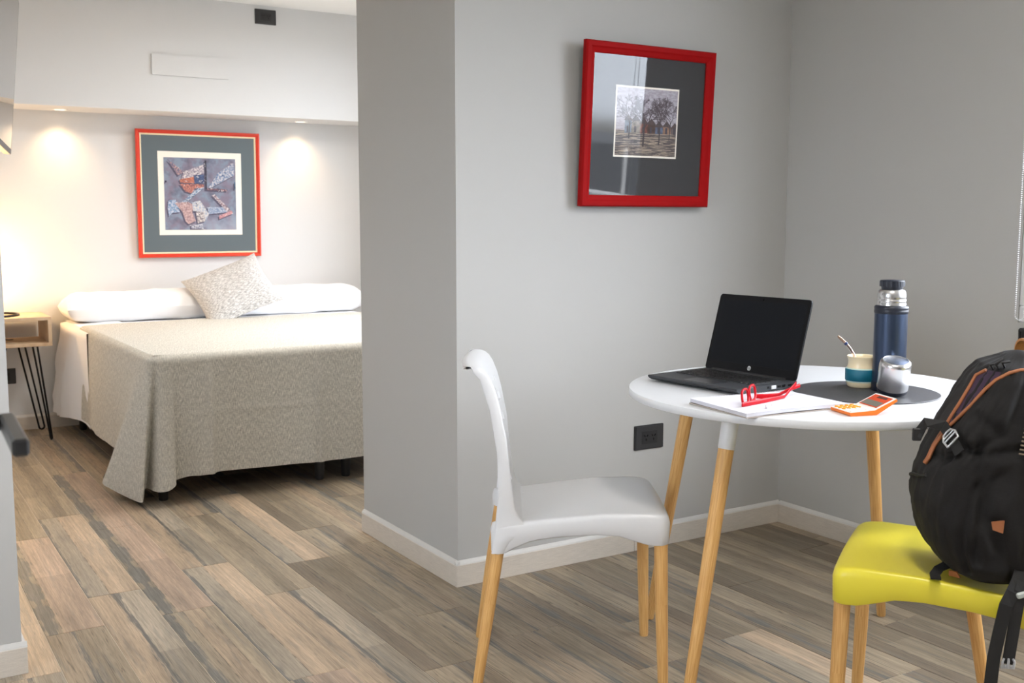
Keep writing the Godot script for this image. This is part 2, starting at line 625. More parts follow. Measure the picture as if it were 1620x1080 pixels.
func room() -> void:
	var g: Material = M.grey_wall
	wall("wall_partition", [[Vector3(1.607, 0, -3.65), Vector3(RX, CEIL, PW)]], g, "pale grey wall block between bedroom and dining corner")
	# right wall with the dining window and the bedroom window
	wall("wall_right", [
		[Vector3(RX, 0, -2.917), Vector3(RX + 0.16, CEIL, -1.95)],
		[Vector3(RX, 0, -1.95), Vector3(RX + 0.16, 0.86, 0.9)],
		[Vector3(RX, 2.2, -1.95), Vector3(RX + 0.16, CEIL, 0.9)],
		[Vector3(RX, 0, 0.9), Vector3(RX + 0.16, CEIL, 1.75)],
		[Vector3(RX, 0, -3.65), Vector3(RX + 0.16, CEIL, -2.917)]], g, "pale grey wall right of the dining corner, behind the flask")
	wall("wall_bedroom_right", [
		[Vector3(RX, 0, -4.5), Vector3(RX + 0.16, CEIL, -3.65)],
		[Vector3(RX, 0, -5.6), Vector3(RX + 0.16, 0.06, -4.5)],
		[Vector3(RX, 2.3, -5.6), Vector3(RX + 0.16, CEIL, -4.5)],
		[Vector3(RX, 0, -6.635), Vector3(RX + 0.16, CEIL, -5.6)]], M.white_wall, "white bedroom wall with a window, hidden behind the partition")
	wall("wall_bed", [[Vector3(0.05, 0, BZ - 0.16), Vector3(RX, CEIL, BZ)]], M.white_wall, "white wall behind the bed lit by two downlights")
	wall("wall_upper", [[Vector3(0.2, 1.777, BZ), Vector3(RX, CEIL, -6.17)]], M.white_wall, "white boxed-out upper wall above the bed")
	wall("wall_bedroom_left", [[Vector3(0.05, 0, BZ), Vector3(0.2, CEIL, -2.936)]], M.white_wall, "white bedroom wall behind the television")
	wall("wall_jamb", [[Vector3(-1.5, 0, -3.07), Vector3(0.323, CEIL, -2.936)]], g, "bluish grey wall end at the left edge, beside the bedroom opening")
	wall("wall_left", [
		[Vector3(-1.65, 0, -3.07), Vector3(-1.5, CEIL, -1.7)],
		[Vector3(-1.65, 0, -1.7), Vector3(-1.5, 0.9, -0.3)],
		[Vector3(-1.65, 2.2, -1.7), Vector3(-1.5, CEIL, -0.3)],
		[Vector3(-1.65, 0, -0.3), Vector3(-1.5, CEIL, 1.6)]], g, "grey wall left of the camera")
	wall("wall_back", [
		[Vector3(-1.65, 0, 1.6), Vector3(RX, CEIL, 1.75)]], g, "grey wall behind the camera")
	wall("ceiling", [[Vector3(-1.65, CEIL, -6.64), Vector3(RX + 0.16, CEIL + 0.15, 1.75)]], M.ceiling, "white ceiling, a sliver above the bedroom wall")
	baseboard("baseboard_partition", "pale wood-look tile skirting along the wall under the red picture", Vector3(1.595, 0, PW), Vector3(RX, 0, PW), Vector3(0, 0, 1))
	baseboard("baseboard_side", "pale tile skirting along the narrow partition side", Vector3(1.607, 0, -3.65), Vector3(1.607, 0, PW + 0.012), Vector3(-1, 0, 0))
	baseboard("baseboard_right", "pale tile skirting along the right wall under the table", Vector3(RX, 0, PW + 0.012), Vector3(RX, 0, 1.6), Vector3(-1, 0, 0))
	baseboard("baseboard_bed", "pale tile skirting behind the nightstand legs", Vector3(0.2, 0, BZ), Vector3(RX, 0, BZ), Vector3(0, 0, 1))
	baseboard("baseboard_jamb", "pale skirting on the wall end at the bottom left corner", Vector3(-1.5, 0, -2.936), Vector3(0.335, 0, -2.936), Vector3(0, 0, 1))
	baseboard("baseboard_jamb_end", "short pale skirting on the end of the left wall", Vector3(0.323, 0, -3.07), Vector3(0.323, 0, -2.936), Vector3(1, 0, 0))
	window("window_1", "white framed window beside the table, seen mirrored in the red picture", Vector3(RX + 0.032, 0.86, -0.525), Vector2(2.85, 1.34), -PI / 2, [-0.04, 0.9], true)
	window("window_2", "bedroom window hidden behind the partition", Vector3(RX + 0.06, 0.06, -5.05), Vector2(1.1, 2.24), -PI / 2, [0.0], true)
	window("window_3", "unseen window in the wall left of the camera, lighting the partition side and right wall", Vector3(-1.58, 0.9, -1.0), Vector2(1.4, 1.3), PI / 2, [0.0], false)  # out of view, placed to light the partition side and the right wall
	blind()
	entrance_door()
	for o in [
		["wall_outlet", "black wall socket plate low on the grey wall behind the white chair", Vector3(2.383, 0.406, PW), 1.0],
		["wall_outlet", "dark socket plate high on the white wall near the bedroom ceiling", Vector3(2.142, 2.346, -6.17), 0.97],
		["wall_outlet", "dark socket plate low on the wall behind the nightstand", Vector3(0.69, 0.309, BZ), 1.0]]:
		outlet(o[0], o[1], o[2], o[3])
	var st := new_st()
	prism(st, round_rect(0.43, 0.113, 0.004), 0.0, 0.012, Transform3D(Basis.IDENTITY, Vector3(1.70, 2.03, -6.17)))
	tag(commit("cover_panel", st, M.white_wall), "white rectangular cover panel on the upper bedroom wall", "cover panel")

func window(called: String, label: String, at: Vector3, size: Vector2, turn: float, stiles: Array, sill: bool) -> void:
	var root := struct(called, label, at)
	root.rotation.y = turn
	var w := size.x
	var h := size.y
	for b in [[Vector3(0, 0.025, 0), Vector3(w, 0.05, 0.06)], [Vector3(0, h - 0.025, 0), Vector3(w, 0.05, 0.06)], [Vector3(-w / 2 + 0.011, h / 2, 0), Vector3(0.022, h - 0.1, 0.06)], [Vector3(w / 2 - 0.011, h / 2, 0), Vector3(0.022, h - 0.1, 0.06)]]:
		var st := new_st()
		box(st, b[0], b[1], 0.004)
		commit("window_frame", st, M.white_plastic, root)
	for x in stiles:
		var st := new_st()
		box(st, Vector3(x, h / 2, 0.005), Vector3(0.045, h - 0.1, 0.04), 0.003)
		commit("stile", st, M.white_plastic, root)
	var gl := new_st()
	flat(gl)
	quad(gl, Vector3(-w / 2 + 0.03, 0.04, 0), Vector3(w / 2 - 0.03, 0.04, 0), Vector3(w / 2 - 0.03, h - 0.04, 0), Vector3(-w / 2 + 0.03, h - 0.04, 0))
	commit("pane", gl, M.glass, root)
	if sill:
		var st := new_st()
		box(st, Vector3(0, 0.010, -0.07), Vector3(w, 0.02, 0.08), 0.003)
		commit("window_sill", st, M.table_white, root)

func blind() -> void:
	var root := thing("roller_blind", "white roller blind rolled up above the right window with a bead chain", "blind")
	var st := new_st()
	tube(st, [Vector3(3.0, 2.26, -1.93), Vector3(3.0, 2.26, 0.9)], [0.03], 16)
	commit("roll", st, M.white_cloth, root)
	st = new_st()
	box(st, Vector3(3.01, 2.27, -1.94), Vector3(0.06, 0.08, 0.012), 0.002)
	commit("bracket", st, M.white_plastic, root)
	st = new_st()
	box(st, Vector3(3.01, 2.27, 0.91), Vector3(0.06, 0.08, 0.012), 0.002)
	commit("bracket", st, M.white_plastic, root)
	st = new_st()
	var y := 0.885
	var bead := [[0.0001, -0.0022], [0.0019, -0.0012], [0.0023, 0.0], [0.0019, 0.0012], [0.0001, 0.0022]]
	while y < 2.25:
		for z in [-1.934, -1.906]:
			lathe(st, bead, 6, Transform3D(Basis.IDENTITY, Vector3(3.0, y, z)))
		y += 0.0062
	for k in 9:
		var a := PI * k / 8.0
		lathe(st, bead, 6, Transform3D(Basis.IDENTITY, Vector3(3.0, 0.885 - 0.014 * sin(a), -1.92 - 0.014 * cos(a))))
	var ch := commit("bead_chain", st, M.white_plastic, root)
	ch.set_meta("kind", "stuff")
	var hold := thing("chain_holder", "small black oval chain guide on the wall under the blind chain", "chain guide", Vector3(RX, 0.823, -1.931), -PI / 2)
	st = new_st()
	prism(st, round_rect(0.017, 0.043, 0.008), 0.0, 0.01)
	commit("base", st, M.black_plastic, hold)
	st = new_st()
	tube(st, [Vector3(-0.004, -0.011, 0.012), Vector3(-0.004, 0.011, 0.012), Vector3(0.004, 0.011, 0.012), Vector3(0.004, -0.011, 0.012), Vector3(-0.004, -0.011, 0.012)], [0.0016], 6)
	commit("loop", st, M.plate, hold)

func entrance_door() -> void:
	var root := struct("door_1", "open entrance door at the left edge with a black lever handle", Vector3(-0.03, 0, -0.36))
	root.rotation.y = atan2(0.07, -0.86) + PI   # the leaf runs towards -z
	var st := new_st()
	box(st, Vector3(0.0, 1.02, -0.44), Vector3(0.036, 2.03, 0.86), 0.002)
	commit("door_leaf", st, M.grey_wall, root)
	var h := Node3D.new()
	h.name = "door_handle"
	root.add_child(h)
	h.top_level = false
	# handle in the leaf's frame: rose, neck, lever
	var inv := root.transform.affine_inverse()
	var hb := mat(rgb(22, 23, 26), 0.35)
	var far := inv * Vector3(0.126, 0.969, -1.168)
	var near := inv * Vector3(0.1205, 0.969, -1.026)
	st = new_st()
	tube(st, [Vector3(0.018, far.y, far.z), Vector3(0.026, far.y, far.z)], [0.026], 24)
	commit("rose", st, hb, h)
	st = new_st()
	tube(st, [Vector3(0.02, far.y, far.z), Vector3(far.x, far.y, far.z + 0.004)], [0.008], 12)
	commit("neck", st, hb, h)
	st = new_st()
	var d := (near - far).normalized()
	box(st, (far + near) / 2, Vector3(0.0145, 0.016, (near - far).length() + 0.012), 0.0025, Basis(Vector3.UP.cross(d), Vector3.UP, d))
	commit("lever", st, hb, h)

func outlet(called: String, label: String, at: Vector3, s: float) -> void:
	var root := thing(called, label, "wall socket", at)
	var st := new_st()
	prism(st, round_rect(0.13 * s, 0.087 * s, 0.003), 0.0, 0.005)
	var fr := round_rect(0.122 * s, 0.079 * s, 0.003)
	prism(st, fr, 0.005, 0.008)
	commit("plate", st, M.plate, root)
	st = new_st()
	prism(st, round_rect(0.068 * s, 0.046 * s, 0.002), 0.008, 0.0095)
	commit("insert", st, M.black_plastic, root)
	for x in [-0.017, 0.017]:
		st = new_st()
		for k in [[-0.006, 0.006, 35.0], [0.006, 0.006, -35.0], [0.0, -0.008, 0.0]]:
			box(st, Vector3(x + k[0], k[1], 0.0097), Vector3(0.0025, 0.008, 0.0012), 0.0, Basis(Vector3.BACK, deg_to_rad(k[2])))
		commit("slots", st, M.black_gloss, root)

func floor_tiles() -> void:
	var root := struct("floor", "wood-look tile floor in weathered tan, brown and grey")
	var st := new_st()
	box(st, Vector3(0.77, -0.0512, -2.44), Vector3(4.9, 0.1, 8.4))
	commit("grout_bed", st, mat(rgb(206, 194, 178), 0.9), root)
	var tn := Vector3(202, 180, 155)
	var pk := Vector3(206, 181, 160)
	var gb := Vector3(172, 157, 136)
	var gy := Vector3(178, 166, 149)
	var dk := Vector3(146, 132, 115)
	var texs := [
		plank_tex(1, [gb, pk], [0.30], 0.16, 0.14, 0.4),            # 0 pink tan board, dark band on its left
		plank_tex(2, [gb, gb * 0.94, gb * 1.04], [0.38, 0.7], 0.0, 0.0, 0.45),   # 1 plain brown grey
		plank_tex(3, [gy, tn], [0.42], 0.07, 0.0, 0.45),             # 2 tan with a grey side
		plank_tex(4, [gb * 1.04, dk * 1.08], [0.55], 0.05, 0.55, 0.9),   # 3 grey brown with knots
		plank_tex(5, [dk, gb * 0.96], [0.34], 0.0, 0.0, 0.7),        # 4 dark grey brown
		plank_tex(6, [tn * 0.97, gy * 1.05], [0.5], 0.06, 0.5, 0.6), # 5 pale tan
		plank_tex(7, [gb * 1.06, tn * 0.93, gb], [0.28, 0.62], 0.10, 0.92, 0.7), # 6 brown with a dark edge
		plank_tex(8, [dk * 1.1, gb * 1.05], [0.46], 0.08, 0.2, 1.0)] # 7 weathered
	var mats := []
	for t in texs:
		var m := tex_mat(t, 0.42, rgb(226, 224, 221))
		m.metallic_specular = 0.45
		m.heightmap_enabled = true
		m.heightmap_texture = t
		m.heightmap_scale = 0.05
		mats.append(m)
	# the end joints read off the photograph, by column
	var off := {0: -3.165, 1: -3.43, 2: -3.16, 3: -3.55, 4: -3.16, 5: -2.39, 6: -2.75, 7: -3.50, 8: -2.10, 9: -2.381, 10: -2.14, 11: -2.75, 12: -2.45, 13: -3.0, 14: -2.2, 15: -2.6}
	var known := {"0,0": 0, "0,1": 1, "1,0": 2, "1,1": 1, "1,2": 1, "2,0": 0, "2,1": 0, "2,2": 6, "3,0": 5, "3,1": 6, "3,-1": 2, "4,0": 1, "4,1": 6, "4,2": 4, "5,0": 4, "5,1": 2, "5,-1": 3, "6,0": 3, "6,-1": 3, "6,1": 4, "7,0": 6, "7,-1": 3, "8,-1": 3, "8,0": 7, "9,0": 7, "9,-1": 3, "10,0": 4, "10,-1": 2, "11,-1": 7, "11,0": 3}
	rng.seed = 12
	var ln := 1.03
	for c in range(-3, 17):
		var x0 := 0.411 + 0.1605 * c
		var x1 := minf(x0 + 0.1588, RX - 0.001)
		var o: float = off.get(c, -3.3 + 0.31 * ((c * 7) % 5))
		for r in range(-4, 5):
			var z1 := o - ln * r - 0.0009
			var z0 := o - ln * (r + 1) + 0.0009
			var kind: int = known.get("%d,%d" % [c, r], [3, 7, 1, 4, 6, 4, 3][rng.randi_range(0, 6)] if c > 6 else [0, 1, 2, 3, 5, 6, 2][rng.randi_range(0, 6)])  # dining-side columns draw darker prints, putting the dimmer light there into the colour
			var fu := rng.randf() < 0.3 and not known.has("%d,%d" % [c, r])
			var fv := rng.randf() < 0.5
			if z0 < BZ:
				z0 = BZ + 0.001
			if z1 > 0.6:
				z1 = 0.6
			if z1 - z0 < 0.02 or x1 - x0 < 0.01:
				continue
			if z0 > -3.0 and x1 < -0.1:
				continue
			tile(root, x0, x1, z0, z1, o - ln * r, ln, mats[kind], fu, fv)

func tile(root: Node3D, x0: float, x1: float, z0: float, z1: float, zr: float, ln: float, m: Material, fu: bool, fv: bool) -> void:
	var st := new_st()
	flat(st)
	var b := 0.0006
	var lo := Vector3(x0 + b, 0, z0 + b)
	var hi := Vector3(x1 - b, 0, z1 - b)
	var uvf := func(p: Vector3) -> Vector2:
		var u := clampf((p.x - x0) / 0.1588, 0.004, 0.996)
		var v := clampf((zr - p.z) / ln, 0.002, 0.998)
		return Vector2(1 - u if fu else u, 1 - v if fv else v)
	var t := [Vector3(lo.x, 0, hi.z), Vector3(hi.x, 0, hi.z), Vector3(hi.x, 0, lo.z), Vector3(lo.x, 0, lo.z)]
	var s := [Vector3(x0, -0.0014, z1), Vector3(x1, -0.0014, z1), Vector3(x1, -0.0014, z0), Vector3(x0, -0.0014, z0)]
	quad_uv(st, t, [uvf.call(t[0]), uvf.call(t[1]), uvf.call(t[2]), uvf.call(t[3])])
	for k in 4:
		var n := (k + 1) % 4
		quad_uv(st, [s[k], s[n], t[n], t[k]], [uvf.call(s[k]), uvf.call(s[n]), uvf.call(t[n]), uvf.call(t[k])])
	commit("tile", st, m, root)

func outside() -> void:
	var b := thing("apartment_building", "dark grey flat-roofed building outside, mirrored in the red picture", "building", Vector3(14, -6, 10))
	var st := new_st()
	box(st, Vector3(0, 3.2, 0), Vector3(8, 6.4, 40))
	commit("walls", st, mat(rgb(96, 98, 100), 0.9), b)
	st = new_st()
	box(st, Vector3(-0.1, 6.78, 0), Vector3(8.4, 0.76, 40.4), 0.02)
	commit("roof_parapet", st, mat(rgb(80, 84, 88), 0.9), b)
	for k in 12:
		st = new_st()
		box(st, Vector3(-4.0, 4.4, -18.0 + 3.2 * k), Vector3(0.06, 1.2, 1.3))
		commit("window", st, mat(rgb(40, 46, 54), 0.2), b)
	var r := thing("balcony_rail", "white balcony parapet outside the right window", "balcony", Vector3(4.45, 0, -0.6))
	st = new_st()
	box(st, Vector3(0, 0.45, 0), Vector3(0.1, 1.02, 4.4), 0.004)
	commit("parapet", st, mat(rgb(206, 206, 204), 0.85), r)
	st = new_st()
	box(st, Vector3(0, 0.985, 0), Vector3(0.16, 0.05, 4.4), 0.008)
	commit("coping", st, mat(rgb(232, 232, 230), 0.8), r)
	for z in [0.585, 1.9]:
		st = new_st()
		box(st, Vector3(0, 1.16, z), Vector3(0.03, 0.32, 0.022), 0.003)
		commit("post", st, mat(rgb(232, 232, 230), 0.6), r)
	var s := struct("floor_balcony", "balcony slab outside")
	st = new_st()
	box(st, Vector3(3.85, -0.12, -0.6), Vector3(1.3, 0.12, 4.4))
	commit("slab", st, mat(rgb(150, 148, 144), 0.9), s)

# ------------------------------------------------------------------ bedroom fittings
func bedroom() -> void:
	for sp in [[Vector3(1.035, 1.777, -6.375), "left recessed downlight glowing under the upper wall, above the nightstand side"], [Vector3(2.42, 1.777, -6.375), "recessed downlight glowing under the upper wall, right of the framed collage"]]:
		var d := thing("downlight", sp[1], "downlight", sp[0], 0.0, "recessed downlights over the bed")
		var st := new_st()
		lathe(st, [[0.030, -0.001], [0.036, -0.0035], [0.042, -0.003], [0.044, 0.0]], 32)
		commit("trim_ring", st, M.white_plastic, d)
		st = new_st()
		disc(st, 0.031, -0.0012, 24, false)
		var em := mat(rgb(255, 236, 205), 0.5)
		em.emission_enabled = true
		em.emission = rgb(255, 226, 184)
		em.emission_energy_multiplier = 0.5
		commit("lamp_face", st, em, d)
		var l := SpotLight3D.new()
		l.name = "lamp_light"
		d.add_child(l)
		l.position = Vector3(0, -0.012, 0)
		l.rotation_degrees = Vector3(-90, 0, 0)
		l.light_color = rgb(255, 214, 160)
		l.light_energy = 0.038
		l.light_size = 0.03
		l.spot_angle = 58
		l.spot_angle_attenuation = 1.0
		l.spot_range = 8
		l.spot_attenuation = 2
		l.shadow_enabled = true
	added_ceiling_lamp("added round fill lamp on the ceiling above the frame, brightening the bed top", Vector3(1.75, CEIL, -4.65), 0.36)
	added_ceiling_lamp("added round fill lamp on the dining ceiling above the frame, brightening the right wall", Vector3(1.3, CEIL, -0.9), 0.32)
	nightstand()
	table_lamp()
	television()

func added_ceiling_lamp(label: String, at: Vector3, energy: float) -> void:  # added fitting out of frame, fill light for bed top and dining walls
	var cl := thing("added_ceiling_lamp", label, "added ceiling lamp", at)
	var cs := new_st()
	lathe(cs, [[0.10, 0.0], [0.19, -0.006], [0.2, -0.02], [0.195, -0.045], [0.18, -0.05]], 40)
	commit("rim", cs, M.white_plastic, cl)
	cs = new_st()
	disc(cs, 0.182, -0.048, 40, false)
	var cm := mat(rgb(245, 245, 245), 0.6)
	cm.emission_enabled = true
	cm.emission = rgb(255, 250, 240)
	cm.emission_energy_multiplier = 0.5
	commit("diffuser", cs, cm, cl)
	var al := AreaLight3D.new()
	al.name = "fill_light"
	cl.add_child(al)
	al.position = Vector3(0, -0.054, 0)
	al.rotation_degrees = Vector3(-90, 0, 0)
	al.area_size = Vector2(0.32, 0.32)
	al.light_color = rgb(255, 248, 238)
	al.light_energy = energy
	al.area_range = 9
	al.area_attenuation = 2
	al.shadow_enabled = true

func nightstand() -> void:
	var n := thing("nightstand", "open light-wood nightstand on black hairpin legs beside the bed", "nightstand", Vector3(0.675, 0, -6.255))
	var w := 0.44
	for b in [["top", Vector3(0, 0.655, 0), Vector3(w, 0.018, 0.36)], ["bottom", Vector3(0, 0.518, 0), Vector3(w, 0.018, 0.36)], ["side", Vector3(-w / 2 + 0.009, 0.5865, 0), Vector3(0.018, 0.119, 0.36)], ["side", Vector3(w / 2 - 0.009, 0.5865, 0), Vector3(0.018, 0.119, 0.36)]]:
		var st := new_st()
		box(st, b[1], b[2], 0.001)
		commit(b[0], st, M.light_wood, n)
	for sx in [-1.0, 1.0]:
		for sz in [-1.0, 1.0]:
			var foot := Vector3(sx * 0.192, 0.006, sz * 0.165 + 0.008)
			var st := new_st()
			var a := Vector3(sx * 0.148, 0.509, sz * 0.155)
			var c := Vector3(sx * 0.135, 0.509, sz * 0.075)
			if sz < 0:
				a = Vector3(sx * 0.085, 0.509, sz * 0.13)
				c = Vector3(sx * 0.118, 0.509, sz * 0.125)
			var s := (c - a).normalized()
			var pts := [a]
			for k in 9:
				var an := PI * k / 8.0
				pts.append(foot + Vector3(0, 0.016, 0) - s * 0.014 * cos(an) - Vector3(0, 0.016 * sin(an), 0))
			pts.append(c)
			tube(st, pts, [0.0052], 8)
			box(st, (a + c) / 2 + Vector3(0, -0.001, 0), Vector3(0.05, 0.003, 0.06) if sz < 0 else Vector3(0.04, 0.003, 0.1))
			commit("leg", st, M.black_metal, n)

func table_lamp() -> void:
	var l := thing("table_lamp", "lit table lamp with a dark ring base on the nightstand", "table lamp", Vector3(0.625, 0.664, -6.27))
	var st := new_st()
	var ring := []
	for k in 33:
		ring.append(Vector3(0.135 * cos(TAU * k / 32.0), 0.006, 0.135 * sin(TAU * k / 32.0)))
	tube(st, ring, [0.006], 8, false)
	tube(st, [Vector3(-0.135, 0.006, 0), Vector3(0, 0.006, 0)], [0.005], 8)
	commit("base", st, M.black_metal, l)
	st = new_st()
	tube(st, [Vector3(0, 0.0, 0), Vector3(0, 0.16, 0)], [0.006], 10)
	tube(st, [Vector3(0, 0.15, 0), Vector3(0, 0.185, 0)], [0.018], 14)
	commit("stem", st, M.black_metal, l)
	st = new_st()
	lathe(st, [[0.014, 0.18], [0.022, 0.195], [0.04, 0.215], [0.048, 0.245], [0.04, 0.277], [0.02, 0.291], [0.0001, 0.294]], 24)
	var em := mat(rgb(255, 240, 214), 0.4)
	em.emission_enabled = true
	em.emission = rgb(255, 222, 150)
	em.emission_energy_multiplier = 0.45
	commit("bulb", st, em, l)
	st = new_st()
	tube(st, [Vector3(0.02, -0.125, 0.02), Vector3(0.07, -0.127, 0.04), Vector3(0.1, -0.128, 0.02)], [0.003], 6)
	tube(st, [Vector3(0.02, -0.125, 0.02), Vector3(-0.06, -0.126, -0.1), Vector3(-0.1, -0.126, -0.18)], [0.003], 6)
	commit("cord", st, M.black_plastic, l)
	st = new_st()
	tube(st, [Vector3(0.02, -0.3, -0.19), Vector3(0.05, -0.24, -0.15), Vector3(0.075, -0.2, -0.1), Vector3(0.085, -0.165, -0.08)], [0.003], 6)
	commit("cord", st, M.black_plastic, l)
	var o := OmniLight3D.new()
	o.name = "bulb_light"
	l.add_child(o)
	o.position = Vector3(0, 0.245, 0)
	o.light_color = rgb(255, 206, 140)
	o.light_energy = 0.037
	o.light_size = 0.04
	o.omni_range = 8
	o.omni_attenuation = 2
	o.shadow_enabled = true

func television() -> void:
	var phi := deg_to_rad(10.0)
	var tau := deg_to_rad(5.5)
	# far lower corner of the screen side
	var t := Vector3(-sin(phi), 0, cos(phi))
	var n := Vector3(cos(phi) * cos(tau), -sin(tau), sin(phi) * cos(tau))
	var up := n.cross(t) * -1.0
	if up.y < 0:
		up = -up
	var corner := Vector3(0.488, 1.392, -4.0)
	var w := 0.84
	var h := 0.505
	var c := corner + t * (w / 2) + up * (h / 2)
	var bs := Basis(-t, up, (-t).cross(up))
	if bs.z.dot(n) < 0:
		bs = Basis(t, up, t.cross(up))
	var root := thing("television", "thin black television mounted high at the left edge, mirroring the lit wall", "television", c)
	root.basis = bs
	var st := new_st()
	box(st, Vector3(0, 0, -0.012), Vector3(w, h, 0.024), 0.002)
	commit("body", st, mat(rgb(22, 24, 34), 0.35), root)
	st = new_st()
	box(st, Vector3(0, 0.0, -0.036), Vector3(w * 0.6, h * 0.6, 0.024), 0.006)
	commit("back_housing", st, M.black_plastic, root)
	st = new_st()
	box(st, Vector3(0, 0.004, 0.0005), Vector3(w - 0.06, h - 0.024, 0.001))
	var sc := mat(rgb(6, 6, 8), 0.03, 0.0, 1.0)
	commit("screen", st, sc, root)
	st = new_st()
	var wall_pt := root.transform.affine_inverse() * Vector3(0.2, c.y, c.z - 0.05)
	tube(st, [Vector3(0, 0, -0.045), wall_pt], [0.016], 10)
	commit("wall_arm", st, M.black_metal, root)

# ------------------------------------------------------------------ bed
func pillow_mesh(st: SurfaceTool, w: float, d: float, top: float, bottom: float, pu: float, pinch: float, xf: Transform3D, sd: int, uvs := Vector2(1, 1)) -> void:
	var n := noise(sd, 5.0, 2)
	for side in [1.0, -1.0]:
		var rows := []
		for i in 21:
			var v := -1.0 + 0.1 * i
			var r := []
			for j in 49:
				var u := -cos(PI * j / 48.0)
				var k := pow(maxf(0.0, (1.0 - pow(absf(u), pu)) * (1.0 - pow(absf(v), 2.0 if side > 0 or pu < 6.0 else 6.0))), 0.5)
				var px := u * w / 2 * (1.0 - pinch * (1.0 - v * v) * absf(u))
				var pz := v * d / 2 * (1.0 - pinch * 0.8 * (1.0 - u * u) * absf(v))
				var y := (top if side > 0 else bottom) * k * (1.0 + 0.10 * n.get_noise_2d(px, pz))
				r.append(xf * Vector3(px, y * side, pz))
			rows.append(r)
		skin(st, rows, false, side < 0, uvs)

func crom(a: Vector3, b: Vector3, c: Vector3, d: Vector3, t: float) -> Vector3:
	return b.cubic_interpolate(c, a, d, t)

func bed() -> void:
	for k in 2:
		var b := thing("bed", ["left single bed base and mattress on black legs, mostly under the linen bedspread", "right single bed base pushed against the left one, mostly under the linen bedspread"][k], "bed", Vector3([1.420, 2.245][k], 0, -5.44))
		var st := new_st()
		box(st, Vector3(0.006, 0.24, -0.02), Vector3(0.74, 0.22, 1.86), 0.01)
		commit("base", st, mat(rgb(60, 58, 56), 0.9), b)
		st = new_st()
		box(st, Vector3(0.006, 0.472, -0.02), Vector3(0.74, 0.24, 1.86), 0.03)
		commit("mattress", st, M.white_cloth, b)
		for sx in [-0.352, 0.345]:
			for sz in [0.935, 0.05, -0.86]:
				st = new_st()
				lathe(st, [[0.0001, 0.0], [0.0175, 0.0], [0.02, 0.004], [0.0245, 0.14]], 18, Transform3D(Basis.IDENTITY, Vector3(sx, 0, sz)))
				commit("leg", st, M.black_plastic, b)
	bedspread()
	var sh := new_st()
	var rows := []
	var nz := noise(40, 4.0, 2)
	for i in 15:
		var v := i / 14.0
		var r := []
		for j in 25:
			var s := j / 24.0
			var z := lerpf(-5.72, -6.44, s)
			var y: float
			var x: float
			if v < 0.2:
				var q := v / 0.2
				x = lerpf(1.25, 1.012, q)
				y = 0.618 - 0.012 * q * q
			else:
				var q := (v - 0.2) / 0.8
				var fold := 0.016 * sin(s * 16.0 + 1.0) * q + 0.012 * nz.get_noise_2d(z * 2.0, q)
				x = 1.004 - (0.055 * sin(q * PI * 0.5) + absf(fold)) * smoothstep(0.15, 0.7, s)
				y = lerpf(0.606, 0.105 + 0.012 * sin(s * 5.0), q)
				z += 0.0
			r.append(Vector3(x, y, z))
		rows.append(r)
	skin(sh, rows, false, true)
	quad(sh, Vector3(1.02, 0.609, -5.9), Vector3(2.66, 0.609, -5.9), Vector3(2.66, 0.609, -6.45), Vector3(1.02, 0.609, -6.45))
	tag(commit("bed_sheet", sh, M.sheet), "white sheet hanging down the left side of the bed by the nightstand", "sheet")
	for k in 2:
		var p := new_st()
		pillow_mesh(p, 0.90, 0.33, 0.088, 0.080, 12.0, 0.015, Transform3D(Basis(Vector3.UP, 0.0), Vector3.ZERO), 70 + k)
		var o := commit("pillow", p, M.white_cloth)
		o.name = numbered("long_pillow")
		o.position = Vector3([1.435, 2.29][k], 0.690, -6.285)
		tag(o, ["long white pillow at the head of the bed, on the nightstand side", "long white pillow on the bed, running behind the tweed cushion to the grey partition"][k], "pillow")
	var c := new_st()
	var e1 := Vector3(0.411, 0.150, 0.02).normalized()
	var e2 := Vector3(-0.135, 0.215, -0.27)
	e2 = (e2 - e1 * e2.dot(e1)).normalized()
	pillow_mesh(c, 0.46, 0.40, 0.06, 0.06, 3.5, 0.10, Transform3D(Basis(e1, e1.cross(e2) * -1.0, -e2) if e1.cross(e2).z < 0 else Basis(e1, e1.cross(e2), -e2), Vector3.ZERO), 80, Vector2(1, 1))
	var cu := commit("cushion", c, M.tweed)
	cu.position = Vector3(1.868, 0.772, -6.05)
	tag(cu, "grey tweed cushion tilted on its corner against the white pillows", "cushion")

